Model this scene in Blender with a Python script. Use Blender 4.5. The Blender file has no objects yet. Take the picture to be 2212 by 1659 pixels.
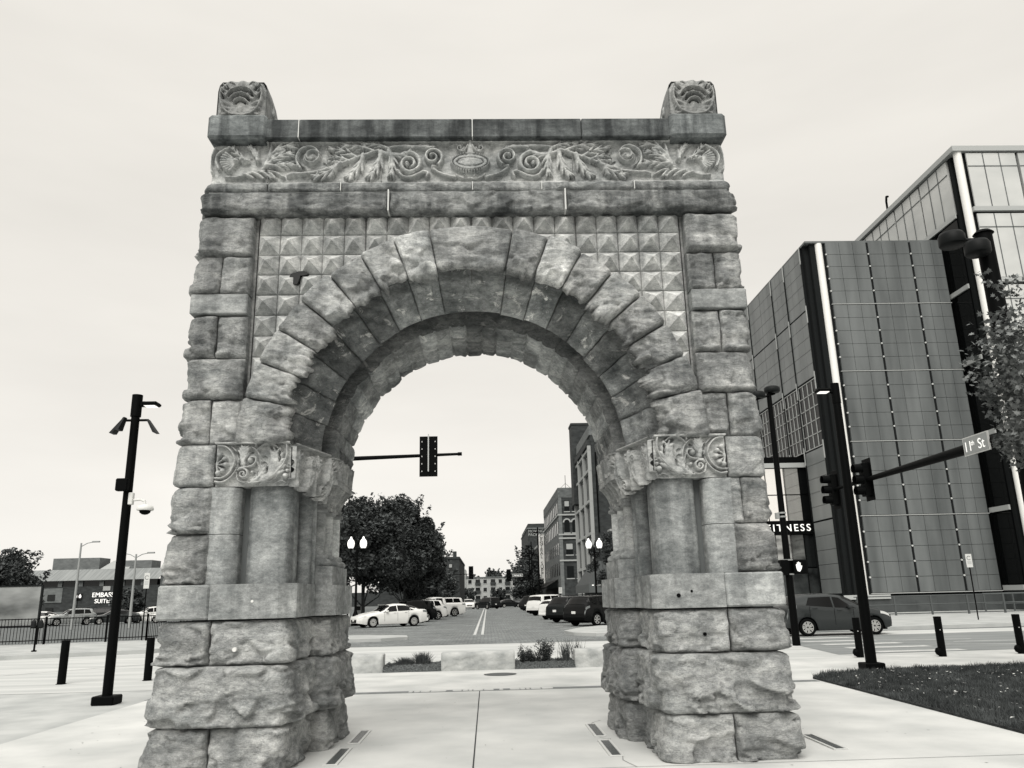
import bpy, math, random
import numpy as np
from mathutils import Vector, Matrix
R=math.radians; PI=math.pi
scene=bpy.context.scene
# ------------------------------------------------------------------ camera
CAM=Vector((0.13,-8.5,1.6))
def cam_axes(pitch=15.07,roll=1.4,yaw=2.06):
    p,r,y=R(pitch),R(roll),R(yaw)
    fw=Vector((math.sin(y)*math.cos(p),math.cos(y)*math.cos(p),math.sin(p)))
    rt=Vector((math.cos(y),-math.sin(y),0)); up=rt.cross(fw)
    return fw, rt*math.cos(r)-up*math.sin(r), rt*math.sin(r)+up*math.cos(r)
fw,rt,up=cam_axes()
cd=bpy.data.cameras.new('camera'); cam=bpy.data.objects.new('camera',cd); scene.collection.objects.link(cam)
m=Matrix.Identity(4)
for i in range(3): m[i][0]=rt[i]; m[i][1]=up[i]; m[i][2]=-fw[i]; m[i][3]=CAM[i]
cam.matrix_world=m
cd.sensor_width=36; cd.lens=36*1720/2212; cd.clip_start=.05; cd.clip_end=6000
scene.camera=cam
scene.view_settings.view_transform='Standard'; scene.view_settings.look='None'
scene.view_settings.exposure=0.0; scene.view_settings.gamma=1; scene.view_settings.use_curve_mapping=False
# ------------------------------------------------------------------ world: pale overcast sky
SUN_EL,SUN_AZ=46,192   # azimuth of the sun measured clockwise from +y
W=bpy.data.worlds.new("World"); scene.world=W; W.use_nodes=True
nt=W.node_tree; nt.nodes.clear(); N=nt.nodes.new; L=nt.links.new
out=N('ShaderNodeOutputWorld'); add=N('ShaderNodeAddShader'); b1=N('ShaderNodeBackground'); b2=N('ShaderNodeBackground')
sky=N('ShaderNodeTexSky'); sky.sky_type='NISHITA'; sky.sun_disc=False; sky.sun_elevation=R(SUN_EL); sky.sun_rotation=R(SUN_AZ)
bw=N('ShaderNodeRGBToBW'); L(sky.outputs[0],bw.inputs[0]); L(bw.outputs[0],b1.inputs[0]); b1.inputs[1].default_value=0.02
tc=N('ShaderNodeTexCoord'); sp=N('ShaderNodeSeparateXYZ'); L(tc.outputs['Generated'],sp.inputs[0])
cr=N('ShaderNodeValToRGB'); L(sp.outputs['Z'],cr.inputs[0]); e=cr.color_ramp
e.elements[0].position=0.0; e.elements[0].color=(.268,.259,.241,1)
e.elements[1].position=1.0; e.elements[1].color=(.50,.49,.47,1)
for p,c in ((.22,(.257,.2475,.230)),(.5,(.246,.2365,.219)),(.72,(.262,.252,.234)),(.80,(.36,.352,.335))):
    q=e.elements.new(p); q.color=(*c,1)
mp=N('ShaderNodeMapping'); mp.inputs['Scale'].default_value=(1.2,1.2,5.0); L(tc.outputs['Generated'],mp.inputs[0])
nz=N('ShaderNodeTexNoise'); nz.inputs['Scale'].default_value=1.6; nz.inputs['Detail'].default_value=5; nz.inputs['Roughness'].default_value=.5; L(mp.outputs[0],nz.inputs[0])
mr=N('ShaderNodeMapRange'); mr.inputs[1].default_value=.25; mr.inputs[2].default_value=.75; mr.inputs[3].default_value=2.92; mr.inputs[4].default_value=3.42; L(nz.outputs[0],mr.inputs[0])
L(cr.outputs[0],b2.inputs[0]); L(mr.outputs[0],b2.inputs[1])
L(b1.outputs[0],add.inputs[0]); L(b2.outputs[0],add.inputs[1]); L(add.outputs[0],out.inputs[0])
sd=bpy.data.lights.new('sun','SUN'); sd.energy=3.4; sd.angle=R(48); sd.color=(1,.97,.92)
so=bpy.data.objects.new('sun',sd); scene.collection.objects.link(so)
d=Vector((math.sin(R(SUN_AZ))*math.cos(R(SUN_EL)),math.cos(R(SUN_AZ))*math.cos(R(SUN_EL)),math.sin(R(SUN_EL))))
so.rotation_euler=(-d).to_track_quat('-Z','Y').to_euler()
# ------------------------------------------------------------------ helpers
COL=scene.collection
def g(v,a=1):      # neutral value with the print's cool-dark / warm-light tint
    t=min(1,v**.45); c0=(.86,1.0,1.03); c1=(1.03,1.0,.955)
    return tuple(v*(c0[i]*(1-t)+c1[i]*t) for i in range(3))+(a,)
def tag(o,label=None,cat=None,group=None,kind=None):
    if label: o['label']=label
    if cat: o['category']=cat
    if group: o['group']=group
    if kind: o['kind']=kind
    return o
def empty(name,loc,label,cat,group=None,rz=0):
    o=bpy.data.objects.new(name,None); COL.objects.link(o); o.location=loc; o.rotation_euler=(0,0,rz); o.empty_display_size=.1
    return tag(o,label,cat,group)
def kids(o): return [c for c in o.children]
def copy_tree(o,parent=None,mats=None):
    c=o.copy(); COL.objects.link(c); c.parent=parent
    if o.type=='MESH' and mats and any(m and m.name in mats for m in o.data.materials):
        c.data=o.data.copy()
        for i,m_ in enumerate(c.data.materials):
            if m_.name in mats: c.data.materials[i]=mats[m_.name]
    for ch in kids(o): copy_tree(ch,c,mats)
    return c
class MB:
    def __init__(s): s.v=[]; s.f=[]; s.n=0; s.tone=[]; s.sm=[]; s.mi=[]
    def addm(s,V,F,tone=1.,smooth=False,mi=0):
        V=np.asarray(V,float).reshape(-1,3); s.v.append(V)
        if isinstance(F,np.ndarray): F=(F+s.n).tolist()
        else: F=[[i+s.n for i in f] for f in F]
        s.f+=F; s.n+=len(V)
        s.tone.append(np.broadcast_to(np.asarray(tone,float),(len(V),)))
        s.sm+= [smooth]*len(F); s.mi+=[mi]*len(F); return s
    def box(s,x0,x1,y0,y1,z0,z1,**k):
        V=[(x,y,z) for x in (x0,x1) for y in (y0,y1) for z in (z0,z1)]
        return s.addm(V,[(0,1,3,2),(4,6,7,5),(0,4,5,1),(2,3,7,6),(0,2,6,4),(1,5,7,3)],**k)
    def bbox(s,x0,x1,y0,y1,z0,z1,b=.01,**k):   # bevelled box
        xs=(x0,x0+b,x1-b,x1); ys=(y0,y0+b,y1-b,y1); zs=(z0,z0+b,z1-b,z1)
        V=[];F=[]
        def P(a,bb,c): V.append((xs[a],ys[bb],zs[c])); return len(V)-1
        idx={}
        def I(a,b_,c):
            if (a,b_,c) not in idx: idx[(a,b_,c)]=P(a,b_,c)
            return idx[(a,b_,c)]
        for sx,ax in ((0,1),(3,2)): F.append((I(sx,1,1),I(sx,1,2),I(sx,2,2),I(sx,2,1)))
        for sy in (0,3): F.append((I(1,sy,1),I(2,sy,1),I(2,sy,2),I(1,sy,2)))
        for sz in (0,3): F.append((I(1,1,sz),I(1,2,sz),I(2,2,sz),I(2,1,sz)))
        for (a,a2) in ((0,1),(3,2)):
            for (c,c2) in ((0,1),(3,2)):
                F.append((I(a,c2,1),I(a,c2,2),I(a2,c,2),I(a2,c,1)))
                F.append((I(a,1,c2),I(a,2,c2),I(a2,2,c),I(a2,1,c)))
                F.append((I(1,a,c2),I(2,a,c2),I(2,a2,c),I(1,a2,c)))
                for (e_,e2) in ((0,1),(3,2)):
                    F.append((I(a,c2,e2),I(a2,c,e2),I(a2,c2,e_)))
        return s.addm(V,F,**k)
    def tube(s,p,q,r0,r1=None,n=12,caps=True,**k):
        r1=r0 if r1 is None else r1; p=Vector(p);q=Vector(q); a=(q-p).normalized()
        u=a.orthogonal().normalized(); w=a.cross(u)
        V=[];F=[]
        for c,r in ((p,r0),(q,r1)):
            for i in range(n):
                t=2*PI*i/n; V.append(c+u*(r*math.cos(t))+w*(r*math.sin(t)))
        for i in range(n): F.append((i,(i+1)%n,n+(i+1)%n,n+i))
        k.setdefault('smooth',True)
        s.addm(V,F,**k)
        if caps: s.addm(V,[tuple(range(n))[::-1],tuple(range(n,2*n))])
        return s
    def path(s,pts,r,n=8,**k):
        for a,b in zip(pts,pts[1:]): s.tube(a,b,r,n=n,**k)
        return s
    def lathe(s,c,prof,n=20,sx=1,sy=1,**k):     # profile [(r,z)] around vertical axis
        V=[];F=[];m_=len(prof)
        for (r,z) in prof:
            for i in range(n):
                t=2*PI*i/n; V.append((c[0]+r*math.cos(t)*sx,c[1]+r*math.sin(t)*sy,c[2]+z))
        for j in range(m_-1):
            for i in range(n): F.append((j*n+i,j*n+(i+1)%n,(j+1)*n+(i+1)%n,(j+1)*n+i))
        k.setdefault('smooth',True)
        s.addm(V,F,**k); s.addm(V,[tuple(range(n))[::-1],tuple(range((m_-1)*n,m_*n))]); return s
    def prism(s,poly,axis,a,b,**k):             # polygon extruded along axis from a to b
        def P(p,t): return {'x':(t,p[0],p[1]),'y':(p[0],t,p[1]),'z':(p[0],p[1],t)}[axis]
        n=len(poly); V=[P(p,a) for p in poly]+[P(p,b) for p in poly]
        F=[tuple(range(n)),tuple(range(n,2*n))[::-1]]+[(i,n+i,n+(i+1)%n,(i+1)%n) for i in range(n)]
        return s.addm(V,F,**k)
    def grid(s,G,**k):                           # (a,b,3) array
        a,b=G.shape[:2]; I=np.arange(a*b).reshape(a,b)
        F=np.stack([I[:-1,:-1],I[1:,:-1],I[1:,1:],I[:-1,1:]],-1).reshape(-1,4)
        k.setdefault('smooth',True)
        return s.addm(G.reshape(-1,3),F,**k)
    def build(s,name,mats,parent=None,tone=False,fix=False):
        me=bpy.data.meshes.new(name); V=np.concatenate(s.v)
        nf=len(s.f); lens=np.fromiter((len(f) for f in s.f),int,nf)
        loops=np.fromiter((i for f in s.f for i in f),int,int(lens.sum()))
        me.vertices.add(len(V)); me.vertices.foreach_set('co',V.ravel().astype(np.float32))
        me.loops.add(len(loops)); me.loops.foreach_set('vertex_index',loops.astype(np.int32))
        me.polygons.add(nf); st=np.concatenate([[0],np.cumsum(lens)[:-1]]).astype(np.int32)
        me.polygons.foreach_set('loop_start',st); me.polygons.foreach_set('loop_total',lens.astype(np.int32))
        me.polygons.foreach_set('use_smooth',np.array(s.sm,bool)); me.polygons.foreach_set('material_index',np.array(s.mi,np.int32))
        me.update(calc_edges=True); me.validate()
        if tone:
            a=me.attributes.new('tone','FLOAT','POINT'); a.data.foreach_set('value',np.concatenate(s.tone).astype(np.float32))
        for m_ in (mats if isinstance(mats,(list,tuple)) else [mats]): me.materials.append(m_)
        if fix:
            import bmesh
            bm=bmesh.new(); bm.from_mesh(me); bmesh.ops.recalc_face_normals(bm,faces=bm.faces); bm.to_mesh(me); bm.free()
        o=bpy.data.objects.new(name,me); COL.objects.link(o); o.parent=parent
        return o
# ------------------------------------------------------------------ materials
def mat(name,v,rough=.8,metal=0,spec=.3,noise=None,bump=None,emit=None,alpha=None):
    m_=bpy.data.materials.new(name); m_.use_nodes=True; t=m_.node_tree; b=t.nodes['Principled BSDF']
    c=g(v) if not isinstance(v,tuple) else v
    b.inputs['Base Color'].default_value=c; b.inputs['Roughness'].default_value=rough; b.inputs['Metallic'].default_value=metal
    b.inputs['Specular IOR Level'].default_value=spec
    if emit: b.inputs['Emission Color'].default_value=g(emit); b.inputs['Emission Strength'].default_value=1
    tcn=None
    def coord(scale):
        nonlocal tcn
        if not tcn: tcn=t.nodes.new('ShaderNodeTexCoord')
        mm=t.nodes.new('ShaderNodeMapping'); mm.inputs['Scale'].default_value=scale; t.links.new(tcn.outputs['Object'],mm.inputs[0]); return mm
    if noise:       # (low, high, scale(3), detail)
        lo,hi,sc,de=noise
        mm=coord(sc); n_=t.nodes.new('ShaderNodeTexNoise'); n_.inputs['Scale'].default_value=1; n_.inputs['Detail'].default_value=de; t.links.new(mm.outputs[0],n_.inputs[0])
        r_=t.nodes.new('ShaderNodeValToRGB'); r_.color_ramp.elements[0].position=.3; r_.color_ramp.elements[1].position=.7
        r_.color_ramp.elements[0].color=g(lo); r_.color_ramp.elements[1].color=g(hi)
        t.links.new(n_.outputs[0],r_.inputs[0]); t.links.new(r_.outputs[0],b.inputs['Base Color'])
    if bump:
        sc,st,dist=bump; mm=coord(sc); n_=t.nodes.new('ShaderNodeTexNoise'); n_.inputs['Scale'].default_value=1; n_.inputs['Detail'].default_value=5; t.links.new(mm.outputs[0],n_.inputs[0])
        bb=t.nodes.new('ShaderNodeBump'); bb.inputs['Strength'].default_value=st; bb.inputs['Distance'].default_value=dist
        t.links.new(n_.outputs[0],bb.inputs['Height']); t.links.new(bb.outputs[0],b.inputs['Normal'])
    return m_
def stone(name,lo,hi,streak=.0,bump=.5,white=0.,grain=.0,sc=(1.4,1.4,2.4),joint=None):
    m_=bpy.data.materials.new(name); m_.use_nodes=True; t=m_.node_tree; b=t.nodes['Principled BSDF']; N=t.nodes.new; L=t.links.new
    b.inputs['Roughness'].default_value=.85; b.inputs['Specular IOR Level'].default_value=.2
    tc=N('ShaderNodeTexCoord')
    def noise(scale,detail=6,rough=.6,dist=0):
        mm=N('ShaderNodeMapping'); mm.inputs['Scale'].default_value=scale; L(tc.outputs['Object'],mm.inputs[0])
        n_=N('ShaderNodeTexNoise'); n_.inputs['Scale'].default_value=1; n_.inputs['Detail'].default_value=detail; n_.inputs['Roughness'].default_value=rough; n_.inputs['Distortion'].default_value=dist
        L(mm.outputs[0],n_.inputs[0]); return n_.outputs[0]
    def ramp(src,p0,p1,c0,c1):
        r=N('ShaderNodeValToRGB'); r.color_ramp.elements[0].position=p0; r.color_ramp.elements[1].position=p1
        r.color_ramp.elements[0].color=c0; r.color_ramp.elements[1].color=c1; L(src,r.inputs[0]); return r.outputs[0]
    def mul(a,b_,f=1):
        x=N('ShaderNodeMix'); x.data_type='RGBA'; x.blend_type='MULTIPLY'; x.inputs[0].default_value=f; L(a,x.inputs[6]); L(b_,x.inputs[7]); return x.outputs[2]
    c=ramp(noise(sc,8,.7,.1),.34,.66,g(lo),g(hi))
    band=ramp(noise((1.2,1.2,22),5,.6),.3,.7,(.90,.90,.90,1),(1.08,1.08,1.08,1)); c=mul(c,band)
    pat=ramp(noise((3.3,3.3,6.5),9,.8,.2),.36,.60,(.58,.59,.60,1),(1.15,1.15,1.15,1)); c=mul(c,pat,.65)
    mid=ramp(noise((9,9,17),10,.82,.2),.40,.60,(.60,.61,.62,1),(1.28,1.28,1.28,1)); c=mul(c,mid,.75)
    big=ramp(noise((.9,.9,1.1),9,.78,.3),.40,.56,(.60,.61,.62,1),(1.12,1.12,1.12,1)); c=mul(c,big,.8 if bump>.3 else .45)
    if bump>.3:
        rd=N('ShaderNodeMath'); rd.operation='SUBTRACT'; L(noise((2.2,2.2,5.5),7,.62,1.2),rd.inputs[0]); rd.inputs[1].default_value=.5
        ra=N('ShaderNodeMath'); ra.operation='ABSOLUTE'; L(rd.outputs[0],ra.inputs[0]); c=mul(c,ramp(ra.outputs[0],.0,.012,(.5,.51,.52,1),(1,1,1,1)),.8)
    fine=ramp(noise((60,60,90),4,.7),.25,.75,(.78,.78,.78,1),(1.18,1.18,1.18,1)); c=mul(c,fine)
    if streak:
        s_=ramp(noise((4.5,4.5,.55),6,.6),.40,.56,(.18,.19,.20,1),(1,1,1,1)); c=mul(c,s_,streak)
    if white:
        w_=noise((2.6,2.6,4.2),8,.75,1.4); wr=ramp(w_,.57,.62,(0,0,0,1),(1,1,1,1)); x=N('ShaderNodeMix'); x.data_type='RGBA'
        w=N('ShaderNodeMath'); w.operation='MULTIPLY'; w.inputs[1].default_value=white; L(wr,w.inputs[0]); L(w.outputs[0],x.inputs[0]); L(c,x.inputs[6]); x.inputs[7].default_value=g(.62); c=x.outputs[2]
    at=N('ShaderNodeAttribute'); at.attribute_name='tone'; at.attribute_type='GEOMETRY'
    c=mul(c,at.outputs['Color']); L(c,b.inputs['Base Color'])
    h1=noise((8,8,17),9,.74); h2=noise((34,34,70),6,.75)
    ad=N('ShaderNodeMath'); ad.operation='MULTIPLY_ADD'; ad.inputs[1].default_value=.55; L(h2,ad.inputs[0]); L(h1,ad.inputs[2])
    bb=N('ShaderNodeBump'); bb.inputs['Strength'].default_value=bump; bb.inputs['Distance'].default_value=.05
    L(ad.outputs[0],bb.inputs['Height']); L(bb.outputs[0],b.inputs['Normal'])
    return m_
M_rock=stone('rock_faced_sandstone',.22,.60,.40,.9)
M_base=stone('base_sandstone',.24,.58,.10,.9)
M_dress=stone('dressed_sandstone',.23,.44,.35,.2)
M_dia=stone('pale_carved_stone',.44,.64,.45,.05)
M_frz=stone('frieze_stone',.32,.60,.25,.15)
M_corn=stone('weathered_cornice_stone',.08,.17,.8,.12)
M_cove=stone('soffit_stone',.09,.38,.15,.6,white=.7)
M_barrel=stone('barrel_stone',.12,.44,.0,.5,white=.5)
M_shaft=stone('shaft_stone',.15,.34,.5,.12)
M_gran=stone('speckled_granite',.30,.48,0,.1)
M_strc=stone('stained_course_stone',.20,.50,.7,.7)
M_mort=mat('mortar',.12); M_mortw=mat('pale_mortar',.5)
M_blk=mat('black_painted_metal',.0025,rough=.55,spec=.04)
M_dkm=mat('dark_metal',.012,rough=.5,spec=.1)
M_white=mat('white_paint',.5,rough=.5)
M_galv=mat('galvanised_metal',.35,rough=.4,metal=.6)
M_glass=mat('dark_glass',.01,rough=.05,spec=.8)
M_globe=mat('lit_globe',.8,rough=.3,emit=.9)
# ------------------------------------------------------------------ noise (numpy)
def _h(i,j,k,s):
    with np.errstate(over='ignore'):
        n=(i.astype(np.int64)*73856093 ^ j.astype(np.int64)*19349663 ^ k.astype(np.int64)*83492791 ^ (s*2654435761 & 0xffffffff))&0xffffffff
        n=n.astype(np.uint64); n=(n^(n>>np.uint64(15)))*np.uint64(0x2c1b3c6d)&np.uint64(0xffffffff); n=(n^(n>>np.uint64(12)))*np.uint64(0x297a2d39)&np.uint64(0xffffffff); n=n^(n>>np.uint64(15))
    return n.astype(np.float64)/4294967296.
def facet(P,cell,seed,sharp=14):
    Q=P/np.asarray(cell); b=np.floor(Q).astype(np.int64); num=0;den=1e-30
    for dx in (-1,0,1):
        for dy in (-1,0,1):
            for dz in (-1,0,1):
                c=b+np.array([dx,dy,dz]); i,j,k=c[:,0],c[:,1],c[:,2]
                s_=c+np.stack([_h(i,j,k,seed),_h(i,j,k,seed+1),_h(i,j,k,seed+2)],-1); df=Q-s_
                w=np.exp(-sharp*(df**2).sum(-1))
                gr=np.stack([_h(i,j,k,seed+3),_h(i,j,k,seed+4),_h(i,j,k,seed+5)],-1)-.5
                num=num+w*(_h(i,j,k,seed+6)+1.5*(gr*df).sum(-1)); den=den+w
    return num/den
def vnoise(P,cell,seed):
    Q=P/np.asarray(cell); b=np.floor(Q).astype(np.int64); f=Q-b; f=f*f*(3-2*f); r=0
    for dx in (0,1):
        for dy in (0,1):
            for dz in (0,1):
                w=(f[:,0] if dx else 1-f[:,0])*(f[:,1] if dy else 1-f[:,1])*(f[:,2] if dz else 1-f[:,2])
                r=r+w*_h(b[:,0]+dx,b[:,1]+dy,b[:,2]+dz,seed)
    return r
def ss(a,b,x): t=np.clip((x-a)/(b-a),0,1); return t*t*(3-2*t)
def rock(P,seed):     # 0..~1 chiselled relief
    sd=seed*101+7
    return .66*facet(P,(.30,.30,.20),sd,34)+.26*facet(P,(.12,.12,.055),sd+11,30)+.08*vnoise(P,(.06,.06,.015),sd+31)
RG=random.Random(5)
def rock_box(mb,x0,x1,y0,y1,z0,z1,free='-y',amp=.07,seed=1,res=.018,tone=None,zrough=1,rnd=.03):
    if x0>x1: x0,x1=x1,x0
    tone=RG.uniform(.68,1.25) if tone is None else tone
    def ax(a,b,fine):
        if fine: return np.linspace(a,b,max(3,int((b-a)/res)+1))
        return None
    xs=ax(x0,x1,1); zs=ax(z0,z1,1)
    sidefree=('+x' in free) or ('-x' in free)
    if sidefree: n1=int(min(y1-y0,.9)/res)+1; ys=np.unique(np.concatenate([np.linspace(y0,min(y1,y0+.9),n1),np.linspace(min(y1,y0+.9),y1,8)]))
    else: ys=np.array([0,.015,.035,.07,.14,.3]); ys=np.append(y0+ys[ys<(y1-y0)],y1)
    def warp(P):
        x,y,z=P[:,0],P[:,1],P[:,2]
        dz=np.minimum(z-z0,z1-z); dj=dz.copy()
        wob=.03*(vnoise(P,(.09,.09,.09),seed*7+3)-.5)
        pil=lambda w,t: 1-(1-np.clip(t/w,0,1))**2.2
        mz=pil(.05,z1-z+wob)*pil(.035,z-z0+wob*.8)
        mxx=1.
        N=np.zeros_like(P); wy=np.exp(-np.maximum(y-y0,0)/.05)
        if '-y' in free: N[:,1]-=wy
        if '+x' in free: N[:,0]+=np.exp(-np.maximum(x1-x,0)/.05)
        else: mxx=mxx*pil(.035,x1-x+wob); dj=np.minimum(dj,x1-x)
        if '-x' in free: N[:,0]-=np.exp(-np.maximum(x-x0,0)/.05)
        else: mxx=mxx*pil(.035,x-x0+wob); dj=np.minimum(dj,x-x0)
        ln=np.linalg.norm(N,axis=1); N=N/np.maximum(ln,1)[:,None]
        zz=(z-z0)/(z1-z0); rag=np.maximum(ss(.62,.12,zz),ss(.12,.0,dj)*.8); h=np.clip(.55+(rock(P,seed)-.5)*(.25+1.7*rag),.22,.80); low=.8+.35*(1-(z-z0)/(z1-z0))
        d=amp*mz*mxx*low*(.62+.95*(h-.5)*zrough*1.2) - .009*np.exp(-(dj/.010)**2)
        cr_=0
        if '-y' in free and '+x' in free: cr_=np.exp(-(x1-x)/rnd)*np.exp(-(y-y0)/rnd)
        if '-y' in free and '-x' in free: cr_=cr_+np.exp(-(x-x0)/rnd)*np.exp(-(y-y0)/rnd)
        d=d-rnd*1.3*cr_
        return P+N*d[:,None]
    def G(A,B,f):
        a,b=np.meshgrid(A,B,indexing='ij'); P=f(a.ravel(),b.ravel()); P=warp(P); mb.grid(P.reshape(len(A),len(B),3),tone=tone)
    c=lambda v,a: np.full_like(a,v)
    G(xs,zs,lambda a,b: np.stack([a,c(y0,a),b],-1))
    G(zs,ys,lambda a,b: np.stack([c(x1,a),b,a],-1)); G(ys,zs,lambda a,b: np.stack([c(x0,a),a,b],-1))
    G(ys,xs,lambda a,b: np.stack([b,a,c(z1,a)],-1)); G(xs,ys,lambda a,b: np.stack([a,b,c(z0,a)],-1))
    return mb
# ================================================================== THE ARCH
ARCH=empty('stone_arch',(0,0,0),'tall carved sandstone archway standing alone on the pale plaza, rough blocks and diamond panel','archway')
ZC=3.26                                   # springing / arch centre height
def mirror_blocks(fn):
    for s in (-1,1): fn(s)
# ---- core behind the facing
core=MB()
n=48
for y0,y1,ri,ro in ((.36,2.32,2.22,None),):
    pts=[]
    for i in range(n+1):
        a=PI*i/n; pts.append((ri*math.cos(a),ZC+ri*math.sin(a)))
    # split into quads between the circle and the outer rectangle
    X,ZT=3.05,7.0
    outer=[]
    for (x,z) in pts:
        a=math.atan2(z-ZC,x); 
        t=min(X/max(abs(math.cos(a)),1e-6),(ZT-ZC)/max(math.sin(a),1e-6)); outer.append((t*math.cos(a),ZC+t*math.sin(a)))
    outer[:]=[(x,z) for x,z in outer]
    for yy in (y0,y1):
        V=[(x,yy,z) for x,z in pts]+[(x,yy,z) for x,z in outer]
        core.addm(V,[(i,i+1,n+2+i,n+1+i) for i in range(n)])
    core.addm([(x,y0,z) for x,z in pts]+[(x,y1,z) for x,z in pts],[(i,i+1,n+2+i,n+1+i) for i in range(n)])
    core.box(-3.05,3.05,y0,y1,6.6,7.0); core.box(-3.05,-2.6,y0,y1,3.26,6.6); core.box(2.6,3.05,y0,y1,3.26,6.6)
for s in (-1,1):
    core.box(min(s*2.03,s*3.0),max(s*2.03,s*3.0),.38,2.3,.0,3.27)
    core.box(min(s*1.80,s*2.1),max(s*1.80,s*2.1),1.3,2.38,.0,1.7); core.box(min(s*2.0,s*2.1),max(s*2.0,s*2.1),.9,2.3,1.7,3.2)
core.build('core_masonry',M_mort,ARCH,tone=True)
# ---- piers
C=[0,.43,1.01,1.45,1.81,2.33,2.83,3.29,3.80,4.28,4.79,5.04,5.52,6.02]
for s in (-1,1):
    sf='+x' if s>0 else '-x'; inn='-x' if s>0 else '+x'
    seed=10 if s<0 else 60
    mb=MB()
    def rb(a,b,y0,y1,z0,z1,free,amp,sd,**k):
        rock_box(mb,min(s*a,s*b),max(s*a,s*b),y0,y1,z0,z1,free=free,amp=amp,seed=seed+sd,**k)
    j=2.62 if s<0 else 2.58
    # base courses, outer pier
    rb(j+.006,3.17,0.02,1.5,C[0]-.02,C[1],'-y'+sf,.13,1,tone=.86); rb(1.95,j-.006,0.02,1.4,C[0]-.02,C[1],'-y'+inn,.11,2,tone=.93)
    rb(1.94,3.13,.03,1.4,C[1]+.004,C[2],'-y'+sf+inn,.15,3,tone=1.02)
    j=2.70 if s<0 else 2.64
    rb(j+.006,3.17,.10,1.5,C[2]+.004,C[3]-.005,'-y'+sf,.12,4,tone=.95); rb(1.97,j-.006,.10,1.4,C[2]+.004,C[3]-.005,'-y'+inn,.11,5,tone=1.1)
    # inner pier base courses
    rb(1.74,2.0,1.24,2.45,C[0]-.02,C[1],'-y'+inn,.10,6,tone=.8); rb(1.72,2.0,1.22,2.45,C[1],C[2],'-y'+inn,.13,7,tone=.85); rb(1.74,2.0,1.24,2.45,C[2],C[3]-.005,'-y'+inn,.08,8,tone=.9)
    mb.build('pier_base',M_base,ARCH,tone=True)
    # back masonry of the piers
    mb=MB()
    for i in range(4): mb.bbox(min(s*1.76,s*3.2),max(s*1.76,s*3.2),1.5 if i<3 else 1.5,2.5,C[i],C[i+1]-.008,b=.02,tone=RG.uniform(.8,1.1))
    for i in range(4,7): mb.bbox(min(s*2.05,s*3.1),max(s*2.05,s*3.1),1.4,2.42,C[i],C[i+1]-.008,b=.02,tone=RG.uniform(.8,1.1))
    mb.build('back_masonry',M_base,ARCH,tone=True)
    # water table
    mb=MB()
    j=2.72 if s<0 else 2.62
    q=[(a,b) for a,b in ((3.25,j+.004),(j-.004,1.86))]
    mb.bbox(min(s*q[0][0],s*q[0][1]),max(s*q[0][0],s*q[0][1]),.03,2.5,C[3]+.012,C[4],b=.018,tone=1.1 if s>0 else .92)
    P=[(q[1][0],.03),(2.02,.03),(1.86,.17),(1.86,1.2),(q[1][0],1.2)]
    mb.prism([(s*x,y) for x,y in P],'z',C[3]+.012,C[4],tone=.9)
    P=[(1.9,1.12),(1.74,1.12),(1.64,1.22),(1.64,1.78),(1.9,1.78)]; mb.prism([(s*x,y) for x,y in P],'z',C[3]+.012,C[4]-.005,tone=.85)
    P=[(1.9,1.786),(1.64,1.786),(1.64,2.32),(1.74,2.42),(1.9,2.42)]; mb.prism([(s*x,y) for x,y in P],'z',C[3]+.012,C[4]-.005,tone=1.1)
    mb.build('water_table',M_dress,ARCH,tone=True,fix=True)
    # quoin stack
    mb=MB()
    k=20
    for i in (4,5):
        if i==5 and s>0: rb(2.92,3.18,.13,1.0,C[i]+.004,C[i+1]-.004,'-y'+sf,.08,k); rb(2.80,2.915,.13,1.0,C[i]+.004,C[i+1]-.004,'-y',.05,k+50)
        else: rb(2.80,3.19,.13,1.0,C[i]+.004,C[i+1]-.004,'-y'+sf,.10,k)
        k+=1
    rb(2.80,3.19,.13,1.0,C[6]+.004,C[7]-.004,'-y'+sf,.07,k,zrough=.4,tone=1.25)
    lay=[(7,2),(8,1),(9,2),(11,2),(12,1)]
    for ci,nn in lay:
        z0,z1=C[ci]+.004,C[ci+1]-.004
        if nn==1: rb(2.555,3.14,.16,1.0,z0,z1,'-y'+sf,.11 if ci!=12 else .12,k+3,tone=1.02,zrough=.6)
        else:
            j=2.89 if s<0 else 2.87
            rb(j+.004,3.16,.16,1.0,z0,z1,'-y'+sf,.10,k+5,tone=RG.uniform(.85,1.1)); rb(2.555,j-.004,.17,1.0,z0,z1,'-y',.08,k+6,tone=RG.uniform(.9,1.2))
        k+=9
    mb.build('quoin_stack',M_rock,ARCH,tone=True)
    mb=MB(); mb.bbox(min(s*2.555,s*3.20),max(s*2.555,s*3.20),.10,1.0,C[10]+.004,C[11]-.004,b=.012,tone=.92)
    for i in (7,8,9,10,11,12): mb.bbox(min(s*2.4,s*3.12),max(s*2.4,s*3.12),1.004,2.4,C[i]+.004,C[i+1]-.004,b=.015,tone=RG.uniform(.85,1.1))
    mb.build('flat_band_stone',M_dress,ARCH,tone=True)
    # dressed half-round strip beside the quoins, then the clustered shafts
    mb=MB()
    for i in (4,5):
        prof=[(2.82,.13)]+[(2.655-.135*math.sin(a),.135+.135*(1-math.cos(a))) for a in np.linspace(0,PI/2,9)]+[(2.52,.42),(2.82,.42)]
        mb.prism([(s*x,y) for x,y in prof],'z',C[i]+.003,C[i+1]-.004,tone=1.12)
    mb.build('rounded_strip',M_dress,ARCH,tone=True,fix=True)
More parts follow.
